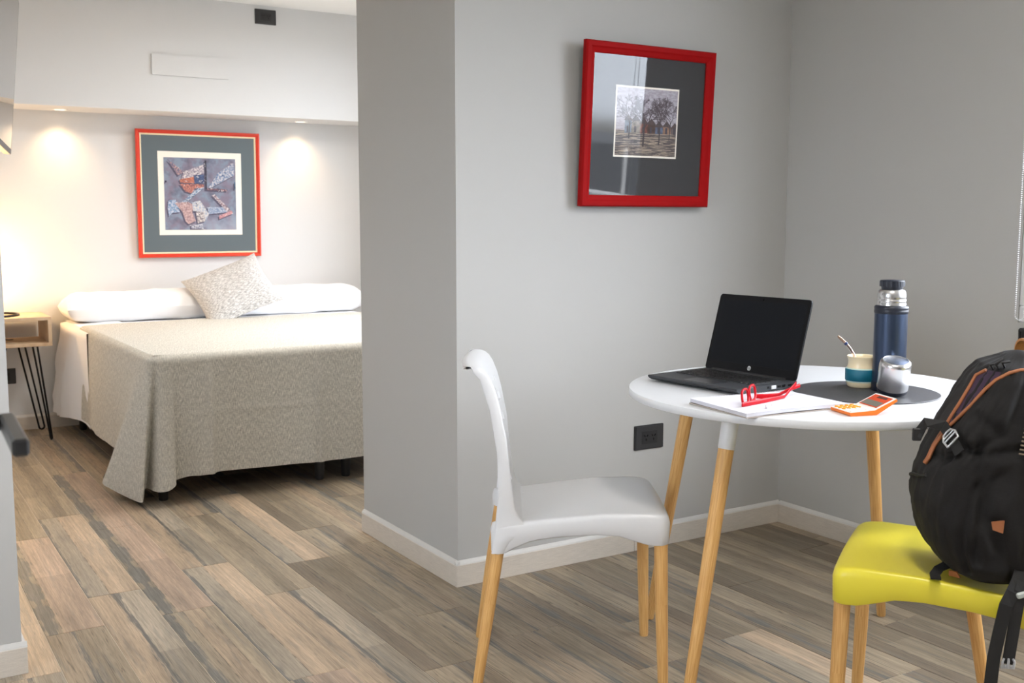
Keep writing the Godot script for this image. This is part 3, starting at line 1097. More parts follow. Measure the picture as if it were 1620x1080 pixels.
func bedspread() -> void:
	# top edge point, hem point: down the left side, round the corner with its loose fold, along the foot, up the right side
	var c := [
		[Vector3(1.012, 0, -5.98), Vector3(1.0, 0.13, -5.98)], [Vector3(1.012, 0, -5.7), Vector3(0.998, 0.128, -5.7)], [Vector3(1.012, 0, -5.4), Vector3(0.985, 0.122, -5.4)],
		[Vector3(1.012, 0, -5.12), Vector3(1.0, 0.118, -5.12)], [Vector3(1.012, 0, -4.88), Vector3(0.992, 0.112, -4.98)], [Vector3(1.012, 0, -4.70), Vector3(0.965, 0.095, -4.88)],
		[Vector3(1.010, 0, -4.58), Vector3(0.868, 0.062, -4.72)], [Vector3(1.010, 0, -4.525), Vector3(0.885, 0.045, -4.62)], [Vector3(1.014, 0, -4.485), Vector3(0.952, 0.024, -4.43)],
		[Vector3(1.030, 0, -4.466), Vector3(0.972, 0.036, -4.435)], [Vector3(1.045, 0, -4.463), Vector3(0.998, 0.058, -4.515)], [Vector3(1.060, 0, -4.456), Vector3(1.020, 0.062, -4.405)], [Vector3(1.082, 0, -4.455), Vector3(1.060, 0.068, -4.375)],
		[Vector3(1.108, 0, -4.455), Vector3(1.098, 0.082, -4.405)], [Vector3(1.125, 0, -4.455), Vector3(1.104, 0.088, -4.452)], [Vector3(1.16, 0, -4.455), Vector3(1.16, 0.102, -4.446)], [Vector3(1.215, 0, -4.455), Vector3(1.205, 0.106, -4.418)],
		[Vector3(1.262, 0, -4.455), Vector3(1.250, 0.108, -4.408)], [Vector3(1.29, 0, -4.455), Vector3(1.285, 0.108, -4.440)], [Vector3(1.36, 0, -4.455), Vector3(1.36, 0.106, -4.445)], [Vector3(1.55, 0, -4.455), Vector3(1.55, 0.102, -4.44)],
		[Vector3(1.72, 0, -4.455), Vector3(1.72, 0.099, -4.435)], [Vector3(1.76, 0, -4.455), Vector3(1.76, 0.099, -4.432)], [Vector3(1.95, 0, -4.455), Vector3(1.95, 0.096, -4.442)],
		[Vector3(2.3, 0, -4.455), Vector3(2.3, 0.098, -4.44)], [Vector3(2.58, 0, -4.46), Vector3(2.58, 0.09, -4.43)], [Vector3(2.66, 0, -4.49), Vector3(2.76, 0.05, -4.42)],
		[Vector3(2.672, 0, -4.6), Vector3(2.76, 0.09, -4.6)], [Vector3(2.672, 0, -4.9), Vector3(2.69, 0.12, -4.9)], [Vector3(2.672, 0, -5.98), Vector3(2.69, 0.13, -5.98)]]
	var tp := []
	var hm := []
	for i in c.size() - 1:
		var n := 8 if i > 3 and i < 27 else 14
		for k in n:
			var t := k / float(n)
			var a: Array = c[maxi(i - 1, 0)]
			var d: Array = c[mini(i + 2, c.size() - 1)]
			tp.append(crom(a[0], c[i][0], c[i + 1][0], d[0], t))
			hm.append(crom(a[1], c[i][1], c[i + 1][1], d[1], t))
	tp.append(c[-1][0])
	hm.append(c[-1][1])
	var nz := noise(41, 3.0, 3)
	var rows := []
	var top := 0.617
	for i in 44:
		var v := i / 43.0
		var r := []
		for j in tp.size():
			var p: Vector3 = tp[j]
			var h: Vector3 = hm[j]
			if v < 0.06:
				var a := v / 0.06 * PI / 2
				var inw := Vector3(1.85, 0, -5.3) - p
				inw = Vector3(signf(inw.x) * minf(absf(inw.x), 0.03), 0, signf(inw.z) * minf(absf(inw.z), 0.03) if p.z > -5.6 else 0.0)
				var q := p + inw * (1.0 - sin(a))
				r.append(Vector3(q.x, top - 0.03 * (1.0 - cos(a)), q.z))
			else:
				var w := (v - 0.06) / 0.94
				var e := pow(w, 1.15)
				var q := Vector3(lerpf(p.x, h.x, e), lerpf(top - 0.03, h.y, w), lerpf(p.z, h.z, e))
				var nn := nz.get_noise_3d(q.x * 1.6, q.y * 0.25, q.z * 1.6)
				q += Vector3(-1 if p.z < -4.6 else 0, 0, 1 if p.z > -4.6 else 0) * 0.010 * nn * w
				for cr in [1.745, 1.262]:
					q.z += 0.011 * exp(-pow((q.x - cr) / 0.014, 2.0)) * (1.0 if p.z > -4.6 else 0.0) * smoothstep(0.0, 0.2, w)
				q.z += 0.005 * exp(-pow((q.y - 0.365) / 0.008, 2.0)) * (1.0 if p.z > -4.6 and q.x > 1.2 else 0.0)
				r.append(q)
		rows.append(r)
	var st := new_st()
	skin(st, rows, false, false, Vector2(5.6, 0.56))
	# hem turned up: a thin inner lip gives the edge its thickness
	var lip := [rows[-1], []]
	for q in rows[-1]:
		lip[1].append(q + Vector3(0.004 * signf(1.85 - q.x) if q.z < -4.6 else 0.0, 0.02, -0.004 if q.z >= -4.6 else 0.0))
	skin(st, lip, false, false, Vector2(5.6, 0.02))
	# the flat top with a few soft ripples
	var trows := []
	for i in 40:
		var s := i / 39.0
		var r := []
		for j in 40:
			var u := j / 39.0
			var x := lerpf(1.042, 2.642, u)
			var z := lerpf(-5.98, -4.485, s)
			var edge := minf(minf(u, 1.0 - u), minf(1.0 - s, 0.2)) * 5.0
			var rip := 0.004 * sin(z * 26.0 + 3.0 * nz.get_noise_2d(x * 0.5, z)) * nz.get_noise_2d(x * 0.7, z * 0.4 + 9.0)
			r.append(Vector3(x, top + clampf(edge, 0, 1) * (rip + 0.006), z))
		trows.append(r)
	skin(st, trows, false, false, Vector2(1.6, 1.5))
	tag(commit("bedspread", st, M.linen), "grey-beige linen bedspread draped over both beds to near the floor", "bedspread")

# ------------------------------------------------------------------ framed pictures
func frame_bars(root: Node3D, w: float, h: float, bar: float, depth: float, m: Material, called: String) -> void:
	# four mitred bars with a stepped, rounded profile
	var prof := [[0.0, 0.0], [0.0, depth * 0.75], [bar * 0.12, depth], [bar * 0.45, depth], [bar * 0.6, depth * 0.82], [bar * 0.9, depth * 0.62], [bar, depth * 0.5], [bar, 0.0]]
	for k in 4:
		var bs := Basis(Vector3.BACK, PI / 2 * k)
		var half := (w if k % 2 == 0 else h) / 2
		var away := (h if k % 2 == 0 else w) / 2
		var st := new_st()
		flat(st)
		for i in prof.size() - 1:
			var p: Array = prof[i]
			var q: Array = prof[i + 1]
			var a := bs * Vector3(-half + p[0], away - p[0], p[1])
			var b := bs * Vector3(half - p[0], away - p[0], p[1])
			var c := bs * Vector3(half - q[0], away - q[0], q[1])
			var d := bs * Vector3(-half + q[0], away - q[0], q[1])
			var nrm := bs * Vector3(0, q[1] - p[1], q[0] - p[0])
			quad_out(st, a, b, c, d, nrm)
		commit(called, st, m, root)

func plate(root: Node3D, called: String, x0: float, y0: float, x1: float, y1: float, z: float, t: float, m: Material) -> void:
	var st := new_st()
	box(st, Vector3((x0 + x1) / 2, (y0 + y1) / 2, z - t / 2), Vector3(x1 - x0, y1 - y0, t), 0.0004)
	commit(called, st, m, root)

func sheet_print(root: Node3D, called: String, x0: float, y0: float, x1: float, y1: float, z: float, m: Material) -> void:
	var st := new_st()
	flat(st)
	quad_uv(st, [Vector3(x0, y0, z), Vector3(x1, y0, z), Vector3(x1, y1, z), Vector3(x0, y1, z)], [Vector2(0, 1), Vector2(1, 1), Vector2(1, 0), Vector2(0, 0)])
	commit(called, st, m, root)

func pictures() -> void:
	# lower left corner of the frame is the origin of the numbers below; the frame leans off the wall at its top
	var p := thing("framed_print", "red framed print of bare trees and houses in a charcoal mat on the grey wall", "framed print", Vector3(2.328, 1.218 + 0.266, PW + 0.022 + 0.0155))
	p.rotation.x = deg_to_rad(3.3)
	frame_bars(p, 0.555, 0.533, 0.038, 0.022, M.red_dark, "frame_bar")
	plate(p, "backing", -0.27, -0.26, 0.27, 0.26, 0.002, 0.004, M.charcoal)
	plate(p, "mat_board", -0.245, -0.235, 0.245, 0.235, 0.006, 0.002, M.charcoal)
	plate(p, "white_border", 0.1335 - 0.2775, 0.165 - 0.2665, 0.405 - 0.2775, 0.399 - 0.2665, 0.0068, 0.0006, M.cream)
	sheet_print(p, "print", 0.139 - 0.2775, 0.171 - 0.2665, 0.3995 - 0.2775, 0.393 - 0.2665, 0.0072, tex_mat(street_art(), 0.8))
	var gl := new_st()
	flat(gl)
	quad(gl, Vector3(-0.243, -0.233, 0.0095), Vector3(0.243, -0.233, 0.0095), Vector3(0.243, 0.233, 0.0095), Vector3(-0.243, 0.233, 0.0095))
	commit("glass", gl, M.glass, p)
	var b := thing("framed_print", "red-orange framed abstract collage print in a slate mat on the white wall above the bed", "framed print", Vector3(1.8085, 0.955 + 0.3705, BZ + 0.022))
	b.rotation.x = deg_to_rad(1.5)
	frame_bars(b, 0.731, 0.744, 0.022, 0.024, M.red_orange, "frame_bar")
	frame_bars(b, 0.687, 0.700, 0.0095, 0.012, mat(rgb(240, 226, 190), 0.5), "liner_bar")
	plate(b, "mat_board", -0.338, -0.345, 0.338, 0.345, 0.006, 0.004, M.slate_mat)
	plate(b, "white_mat", 0.122 - 0.3655, 0.132 - 0.372, 0.6175 - 0.3655, 0.6215 - 0.372, 0.0075, 0.0012, M.cream)
	sheet_print(b, "print", 0.155 - 0.3655, 0.162 - 0.372, 0.5815 - 0.3655, 0.5865 - 0.372, 0.008, tex_mat(collage_art(), 0.8))

# ------------------------------------------------------------------ table and what stands on it
func dining_table() -> void:
	var t := thing("dining_table", "round white table on splayed light-wood legs in the corner", "table", Vector3(2.0825, 0, -1.9025))
	var st := new_st()
	var r := 0.461
	lathe(st, [[0.0001, T - 0.019], [r - 0.0015, T - 0.019], [r, T - 0.0175], [r, T - 0.0015], [r - 0.0012, T - 0.0003]], 96)
	disc(st, r - 0.0012, T - 0.0003, 96, true)
	commit("tabletop", st, M.table_white, t)
	for f in [Vector3(1.952, 0, -2.372), Vector3(2.555, 0, -2.025), Vector3(1.584, 0, -1.796), Vector3(2.205, 0, -1.432)]:
		var foot: Vector3 = f - t.position
		var top: Vector3 = foot.normalized() * 0.352 + Vector3(0, T - 0.019, 0)
		if f.x < 1.6:
			top = Vector3(-0.346, T - 0.019, 0.082)
		var at := func(k: float) -> Vector3: return foot.lerp(top, k)
		st = new_st()
		tube(st, [at.call(0.0), at.call(0.006), at.call(0.45), at.call(0.90)], [0.0115, 0.013, 0.0165, 0.0188], 20, true, Vector2(1, 2.2))
		var leg := commit("leg", st, M.leg_wood, t)
		st = new_st()
		tube(st, [at.call(0.885), at.call(0.89), at.call(0.985)], [0.0185, 0.0196, 0.0205], 20)
		disc(st, 0.034, 0, 20, false, Transform3D(Basis.IDENTITY, top + Vector3(0, -0.004, 0)))
		lathe(st, [[0.034, -0.004], [0.034, 0.0]], 20, Transform3D(Basis.IDENTITY, top))
		commit("sleeve", st, M.white_plastic, leg)

func table_things() -> void:
	placemat()
	laptop()
	notebook()
	eyeglasses()
	calculator()
	flask_and_cups()

func placemat() -> void:
	var st := new_st()
	var m := thing("placemat", "round black slate-look placemat under the flask", "placemat", Vector3(2.157, T, -1.785))
	lathe(st, [[0.0001, 0.0], [0.177, 0.0], [0.178, 0.001], [0.178, 0.002], [0.1765, 0.0025]], 72)
	disc(st, 0.1765, 0.0025, 72, true)
	var mm := tex_mat(linen_tex(90, Vector3(66, 66, 70), 0.25, 0.5), 0.5, Color.WHITE, Vector3(4, 4, 4), true)
	commit("mat", st, mm, m)

func laptop() -> void:
	var l := thing("laptop", "open black laptop with a dark screen on the white table", "laptop", Vector3(1.941, T, -2.079), 0.0)
	# local x: towards the screen, z: along the front edge
	l.rotation.y = deg_to_rad(4.0)
	var body := mat(rgb(56, 58, 62), 0.45, 0.0, 0.4)
	var deck := mat(rgb(44, 46, 50), 0.38)
	var st := new_st()
	var prof := PackedVector2Array([Vector2(-0.113, 0.013), Vector2(-0.109, 0.0085), Vector2(-0.098, 0.003), Vector2(0.108, 0.002), Vector2(0.113, 0.006), Vector2(0.113, 0.0185), Vector2(-0.110, 0.0165), Vector2(-0.1125, 0.0155)])
	prism(st, prof, -0.159, 0.159)
	commit("base", st, body, l)
	st = new_st()
	box(st, Vector3(0.02, 0.0186, 0), Vector3(0.108, 0.0008, 0.285), 0.0, Basis(Vector3.BACK, 0.009))
	commit("keyboard_well", st, mat(rgb(74, 76, 80), 0.5), l)
	st = new_st()
	var kw := 0.0172
	for r in 6:
		var n := 15
		var x := 0.065 - r * 0.0178
		for k in n:
			if r == 5 and k > 3 and k < 9:
				if k == 4:
					box(st, Vector3(x, 0.0198 + x * 0.009, -0.1265 + 6 * 0.0181), Vector3(0.0148, 0.002, 0.086), 0.0006)
				continue
			box(st, Vector3(x, 0.0198 + x * 0.009, -0.1265 + k * 0.0181), Vector3(0.0148, 0.002, kw - 0.002), 0.0006)
	var keys := commit("keys", st, mat(rgb(16, 16, 18), 0.5), l)
	keys.set_meta("kind", "stuff")
	st = new_st()
	prism(st, round_rect(0.056, 0.105, 0.003), 0.0, 0.0008, Transform3D(Basis(Vector3(1, 0.009, 0), Vector3(0, 0, -1), Vector3(0, 1, 0)), Vector3(-0.073, 0.0166, 0.012)))
	commit("touchpad", st, mat(rgb(40, 42, 46), 0.3), l)
	# sockets along the right side
	for s in [[0.086, 0.014, 0.004], [0.062, 0.012, 0.006], [0.045, 0.012, 0.004], [0.002, 0.006, 0.006], [0.100, 0.006, 0.005]]:
		st = new_st()
		box(st, Vector3(s[0], 0.0105, 0.1592), Vector3(s[1], s[2], 0.001))
		commit("side_port", st, M.black_gloss, l)
	st = new_st()
	box(st, Vector3(0.022, 0.0105, 0.1605), Vector3(0.017, 0.009, 0.004), 0.001)
	commit("white_plug", st, M.white_plastic, l)
	# lid: hinged at the back edge, leaning back
	var lean := deg_to_rad(16.0)
	var lid := Node3D.new()
	lid.name = "lid"
	l.add_child(lid)
	lid.position = Vector3(0.106, 0.0175, 0)
	# lid frame: x along the laptop's width as seen from the front, y up the screen, z out of the screen
	lid.basis = Basis(Vector3(0, 0, 1), Vector3(sin(lean), cos(lean), 0), Vector3(-cos(lean), sin(lean), 0))
	st = new_st()
	prism(st, round_rect(0.318, 0.216, 0.009), -0.006, 0.0, Transform3D(Basis.IDENTITY, Vector3(0, 0.108, 0)))
	commit("shell", st, mat(rgb(20, 20, 22), 0.5, 0.0, 0.3), lid)
	st = new_st()
	prism(st, round_rect(0.314, 0.212, 0.008), 0.0, 0.0012, Transform3D(Basis.IDENTITY, Vector3(0, 0.108, 0)))
	commit("bezel", st, mat(rgb(13, 13, 15), 0.5, 0.0, 0.3), lid)
	st = new_st()
	box(st, Vector3(0, 0.1135, 0.0013), Vector3(0.300, 0.176, 0.0006))
	commit("display", st, mat(rgb(12, 15, 20), 0.45, 0.0, 0.3), lid)
	st = new_st()
	tube(st, [Vector3(-0.13, 0.0, -0.001), Vector3(0.13, 0.0, -0.001)], [0.0055], 12)
	commit("hinge", st, M.black_plastic, lid)
	st = new_st()
	box(st, Vector3(0, 0.206, 0.0014), Vector3(0.006, 0.006, 0.0008), 0.0003)
	commit("webcam", st, M.black_gloss, lid)
	st = new_st()
	tube(st, [Vector3(0, 0.0165, 0.0012), Vector3(0, 0.0165, 0.0018)], [0.0062], 24)
	var lg := commit("logo_disc", st, mat(rgb(214, 216, 218), 0.3, 0.4), lid)
	var tm := TextMesh.new()
	var sf := SystemFont.new()
	sf.font_names = PackedStringArray(["Droid Sans"])
	sf.font_italic = true
	tm.font = sf
	tm.text = "hp"
	tm.font_size = 32
	tm.pixel_size = 0.0003
	tm.depth = 0.0003
	var ti := MeshInstance3D.new()
	ti.name = "logo_letters"
	ti.mesh = tm
	ti.material_override = M.black_plastic
	lid.add_child(ti)
	ti.position = Vector3(0, 0.0165, 0.0020)

func notebook() -> void:
	var root := thing("notebook", "white spiral notebook under the red glasses, at the table's front edge", "notebook", Vector3(1.806, T, -1.772), deg_to_rad(-5.0))
	# local x along the coil edge, z towards the front
	var w := 0.296
	var d := 0.205
	for part in [["cover", 0.0, 0.0022, 0.004, mat(rgb(168, 158, 150), 0.8)], ["page_block", 0.0022, 0.0095, 0.0, mat(rgb(204, 204, 212), 0.85)], ["top_sheet", 0.0098, 0.0104, 0.001, mat(rgb(212, 212, 221), 0.85)]]:
		var st := new_st()
		var top := []
		var bot := []
		for i in 17:
			var s := i / 16.0
			var a := []
			var b := []
			for j in 17:
				var u := j / 16.0
				var lift := 0.0035 * (1 - u) * (1 - s) * (1.0 if part[1] > 0.001 else 0.3) + 0.003 * sin(PI * u) * s * (1.0 if part[1] > 0.001 else 0.0)
				var x: float = (u - 0.5) * (w + part[3])
				var z: float = (s - 0.5) * (d + part[3])
				a.append(Vector3(x, part[2] + lift, z))
				b.append(Vector3(x, part[1] + lift * 0.8, z))
			top.append(a)
			bot.append(b)
		skin(st, top, false)
		skin(st, bot, false, true)
		flat(st)
		for k in 16:
			quad_out(st, bot[0][k], bot[0][k + 1], top[0][k + 1], top[0][k], Vector3(0, 0, -1))
			quad_out(st, bot[16][k], bot[16][k + 1], top[16][k + 1], top[16][k], Vector3(0, 0, 1))
			quad_out(st, bot[k][0], bot[k + 1][0], top[k + 1][0], top[k][0], Vector3(-1, 0, 0))
			quad_out(st, bot[k][16], bot[k + 1][16], top[k + 1][16], top[k][16], Vector3(1, 0, 0))
		commit(part[0], st, part[4], root)
	var st := new_st()
	var pts := []
	for k in 34 * 8 + 1:
		var a := TAU * k / 8.0
		pts.append(Vector3(-w / 2 + 0.01 + (w - 0.02) * k / (34 * 8.0), 0.0065 + 0.0064 * sin(a), -d / 2 - 0.002 + 0.0064 * cos(a)))
	tube(st, pts, [0.0006], 5)
	var co := commit("coil", st, mat(rgb(190, 190, 194), 0.4), root)
	co.set_meta("kind", "stuff")
	var clip := thing("clear_clip", "tiny clear plastic clip lying on the notebook in front of the glasses", "clip", Vector3(1.742, T + 0.0115, -1.706), deg_to_rad(30))
	st = new_st()
	tube(st, [Vector3(-0.022, 0.003, 0), Vector3(-0.016, 0.006, 0), Vector3(-0.008, 0.006, 0)], [0.003, 0.005, 0.003], 10)
	commit("head", st, mat(rgb(235, 236, 242), 0.15), clip)
	st = new_st()
	tube(st, [Vector3(-0.008, 0.005, 0), Vector3(0.008, 0.0025, 0.003), Vector3(0.022, 0.002, 0)], [0.002, 0.0018, 0.0022], 8)
	commit("stem", st, mat(rgb(236, 224, 232), 0.15), clip)

func eyeglasses() -> void:
	var g := thing("eyeglasses", "red-framed reading glasses lying upside down on the notebook", "glasses", Vector3(1.74, T + 0.012, -1.765))
	var o := g.position
	# rims stand on their upper edge; near hinge and far hinge on the sheet
	var a := Vector3(1.6905, T + 0.012, -1.738) - o
	var b := Vector3(1.802, T + 0.012, -1.806) - o
	var ax := (b - a).normalized()
	var up := Vector3(-0.12, 1, -0.1)
	up = (up - ax * up.dot(ax)).normalized()
	var nrm := ax.cross(up)
	var ln := (b - a).length()
	var red := mat(rgb(186, 12, 28), 0.3, 0.0, 0.3)
	for k in 2:
		var cx := ln * (0.25 if k == 0 else 0.75)
		var pts := []
		for i in 29:
			var t := TAU * i / 28.0
			var x := 0.0265 * signf(cos(t)) * pow(absf(cos(t)), 0.75)
			var y := 0.0175 * signf(sin(t)) * pow(absf(sin(t)), 0.75)
			pts.append(a + ax * (cx + x) + up * (0.0195 + y))
		var st := new_st()
		tube(st, pts, [0.0030], 8, false)
		commit("rim", st, red, g)
		st = new_st()
		flat(st)
		for i in 28:
			tri(st, a + ax * cx + up * 0.0195, pts[i], pts[i + 1])
		commit("lens", st, M.glass, g)
	var st := new_st()
	tube(st, [a + ax * (ln * 0.44) + up * 0.012, a + ax * (ln * 0.5) + up * 0.009, a + ax * (ln * 0.56) + up * 0.012], [0.0022], 8)
	commit("bridge", st, red, g)
	for h in [[a, Vector3(1.856, T + 0.018, -1.770), Vector3(1.925, T + 0.040, -1.800), Vector3(1.772, T + 0.018, -1.752)], [b, Vector3(1.858, T + 0.020, -1.790), Vector3(1.938, T + 0.034, -1.80), Vector3(1.828, T + 0.016, -1.798)]]:
		st = new_st()
		var p0: Vector3 = h[0] + up * 0.006
		tube(st, [p0, h[3] - o, h[1] - o, (h[1] as Vector3).lerp(h[2], 0.5) - o + Vector3(0, 0.001, 0), h[2] - o], [0.0055, 0.0068, 0.004, 0.0045, 0.005], 8, true, Vector2.ONE, 0.3, Vector3.UP)
		commit("temple", st, red, g)

func calculator() -> void:
	var c := thing("calculator", "small orange and white desk calculator with a tilted display", "calculator", Vector3(1.8725, T, -1.617), deg_to_rad(-17.7))
	# local x: from the keys to the display, z: across
	var hw := 0.0405
	var orange := mat(rgb(236, 120, 30), 0.35)
	var white := mat(rgb(240, 236, 230), 0.35)
	var st := new_st()
	prism(st, PackedVector2Array([Vector2(0.002, 0.0), Vector2(0.066, 0.0), Vector2(0.118, 0.029), Vector2(0.116, 0.034), Vector2(0.062, 0.0105), Vector2(0.0, 0.0075), Vector2(0.0, 0.003)]), -hw, hw)
	commit("body", st, orange, c)
	st = new_st()
	prism(st, PackedVector2Array([Vector2(0.001, 0.0075), Vector2(0.062, 0.0105), Vector2(0.1155, 0.034), Vector2(0.1150, 0.0353), Vector2(0.0615, 0.0120), Vector2(0.001, 0.0090)]), -hw + 0.001, hw - 0.001)
	commit("face_plate", st, white, c)
	var sl := atan2(0.0235, 0.0535)
	var bs := Basis(Vector3.BACK, sl)
	st = new_st()
	box(st, Vector3(0.0895, 0.0244, 0), Vector3(0.046, 0.0012, 0.069), 0.0, bs)
	commit("display_panel", st, mat(rgb(206, 78, 44), 0.15), c)
	st = new_st()
	box(st, Vector3(0.0800, 0.0206, 0), Vector3(0.019, 0.0012, 0.064), 0.0, bs)
	commit("display", st, mat(rgb(120, 116, 106), 0.15), c)
	st = new_st()
	box(st, Vector3(0.1035, 0.0310, 0.004), Vector3(0.008, 0.0008, 0.036), 0.0, bs)
	commit("solar_cell", st, mat(rgb(92, 54, 44), 0.15), c)
	for r in 4:
		for k in 5:
			st = new_st()
			var x := 0.0095 + r * 0.0125
			var z := -0.030 + k * 0.015
			var inner := k < 3 and r < 4
			lathe(st, [[0.0052, 0.0], [0.0052, 0.0022], [0.0042, 0.003], [0.0001, 0.0032]], 12, Transform3D(Basis(Vector3.BACK, 0.049), Vector3(x, 0.0089 + x * 0.049, z)))
			commit("key", st, mat(rgb(246, 150, 40), 0.3) if inner else white, c)

func flask_and_cups() -> void:
	var f := thing("flask", "tall navy vacuum flask with steel neck and stopper on the round placemat", "vacuum flask", Vector3(2.222, T + 0.0025, -1.768))
	var st := new_st()
	lathe(st, [[0.0001, 0.0], [0.040, 0.0], [0.0415, 0.002], [0.0415, 0.022], [0.0405, 0.024]], 40)
	commit("foot_ring", st, M.navy, f)
	st = new_st()
	lathe(st, [[0.0405, 0.024], [0.0403, 0.10], [0.0400, 0.196]], 48)
	commit("body", st, M.blue_metal, f)
	st = new_st()
	lathe(st, [[0.0400, 0.196], [0.0412, 0.198], [0.0414, 0.204], [0.0405, 0.206], [0.0412, 0.208], [0.0412, 0.213], [0.038, 0.216], [0.035, 0.217]], 48)
	commit("collar", st, M.navy, f)
	st = new_st()
	lathe(st, [[0.0352, 0.216], [0.0352, 0.222], [0.0345, 0.223], [0.0352, 0.225], [0.0352, 0.231], [0.0343, 0.232], [0.0350, 0.234], [0.0345, 0.243], [0.0325, 0.252], [0.029, 0.257], [0.020, 0.258]], 48)
	commit("steel_neck", st, M.steel, f)
	st = new_st()
	lathe(st, [[0.025, 0.256], [0.0262, 0.260], [0.0262, 0.264]], 32)
	var rows := []
	for y in [0.264, 0.277]:
		var r := []
		for j in 72:
			var rad := 0.0305 if j % 3 else 0.0294
			r.append(Vector3(rad * cos(TAU * j / 72), y, rad * sin(TAU * j / 72)))
		rows.append(r)
	skin(st, rows, true)
	lathe(st, [[0.0262, 0.264], [0.030, 0.264]], 36)
	lathe(st, [[0.0300, 0.277], [0.0285, 0.2795], [0.0001, 0.280]], 36)
	commit("stopper", st, M.navy, f)
	var c := thing("steel_cup", "brushed steel flask cup upside down and leaning by the flask", "cup", Vector3(2.160, T + 0.0035, -1.708))
	var view := Vector3(-0.78, 0, 0.62).normalized()
	c.basis = Basis(Vector3(0.62, 0, 0.78).normalized(), deg_to_rad(-15.0)) * Basis(view, deg_to_rad(-5.0))
	if (c.basis.y).dot(view) < 0:
		c.basis = Basis(Vector3(0.62, 0, 0.78).normalized(), deg_to_rad(15.0)) * Basis(view, deg_to_rad(-5.0))
	c.position.y += 0.0100
	st = new_st()
	lathe(st, [[0.030, 0.002], [0.034, 0.0], [0.0352, 0.002], [0.0358, 0.010], [0.035, 0.012]], 40)
	commit("rim_gasket", st, M.navy, c)
	st = new_st()
	lathe(st, [[0.0368, 0.010], [0.0372, 0.014], [0.0372, 0.070], [0.0362, 0.077], [0.0335, 0.0815], [0.030, 0.083]], 48)
	lathe(st, [[0.030, 0.083], [0.0285, 0.0822], [0.0001, 0.0822]], 48)
	commit("shell", st, M.steel, c)
	var m := thing("mate_cup", "cream ceramic mate cup with a teal band on the placemat", "cup", Vector3(2.211, T + 0.0025, -1.845))
	var cream := mat(rgb(238, 222, 186), 0.25)
	st = new_st()
	lathe(st, [[0.0001, 0.0], [0.031, 0.0], [0.034, 0.003], [0.0375, 0.012], [0.0385, 0.020]], 40)
	lathe(st, [[0.0385, 0.044], [0.0372, 0.050], [0.0345, 0.058], [0.0340, 0.068], [0.0365, 0.077], [0.0375, 0.0795], [0.0365, 0.081], [0.0345, 0.079], [0.032, 0.070], [0.031, 0.060], [0.0001, 0.055]], 40)
	commit("cup_body", st, cream, m)
	st = new_st()
	lathe(st, [[0.0383, 0.017], [0.0402, 0.019], [0.0405, 0.046], [0.0383, 0.048]], 40)
	commit("teal_band", st, mat(rgb(14, 104, 128), 0.5), m)
	st = new_st()
	lathe(st, [[0.0375, 0.014], [0.0388, 0.015], [0.0388, 0.0175]], 40)
	commit("pale_ring", st, mat(rgb(196, 222, 214), 0.4), m)
	st = new_st()
	lathe(st, [[0.0388, 0.0475], [0.0385, 0.050], [0.0372, 0.0505]], 40)
	commit("pale_ring", st, mat(rgb(196, 222, 214), 0.4), m)
	st = new_st()
	disc(st, 0.0315, 0.062, 30, true)
	commit("tea_leaves", st, mat(rgb(96, 92, 52), 0.95), m)
	var s := thing("metal_straw", "curved metal drinking straw standing in the mate cup", "straw", Vector3(2.20, T + 0.06, -1.848))
	var v := Vector3(0.85, 0, 0.527)   # along the picture plane, to the right
	st = new_st()
	tube(st, [v * 0.012 + Vector3(0, -0.045, 0), Vector3(0, 0.0, 0) - v * 0.002, -v * 0.013 + Vector3(0, 0.030, 0), -v * 0.022 + Vector3(0, 0.044, 0), -v * 0.034 + Vector3(0, 0.057, 0)], [0.0034], 12)
	commit("tube", st, mat(rgb(196, 176, 166), 0.2, 1.0), s)
	st = new_st()
	tube(st, [-v * 0.0305 + Vector3(0, 0.0535, 0), -v * 0.035 + Vector3(0, 0.058, 0)], [0.0048], 12)
	commit("bead", st, mat(rgb(58, 74, 120), 0.3), s)
	st = new_st()
	tube(st, [-v * 0.034 + Vector3(0, 0.057, 0), -v * 0.045 + Vector3(0, 0.067, 0), -v * 0.054 + Vector3(0, 0.0745, 0)], [0.0034, 0.0040, 0.0026], 12, true, Vector2.ONE, 0.6)
	commit("mouthpiece", st, mat(rgb(200, 170, 150), 0.2, 1.0), s)

# ------------------------------------------------------------------ chairs
func lerp_table(t: Array, x: float) -> float:
	for i in t.size() - 1:
		if x <= t[i + 1][0]:
			return lerpf(t[i][1], t[i + 1][1], clampf((x - t[i][0]) / (t[i + 1][0] - t[i][0]), 0, 1))
	return t[-1][1]

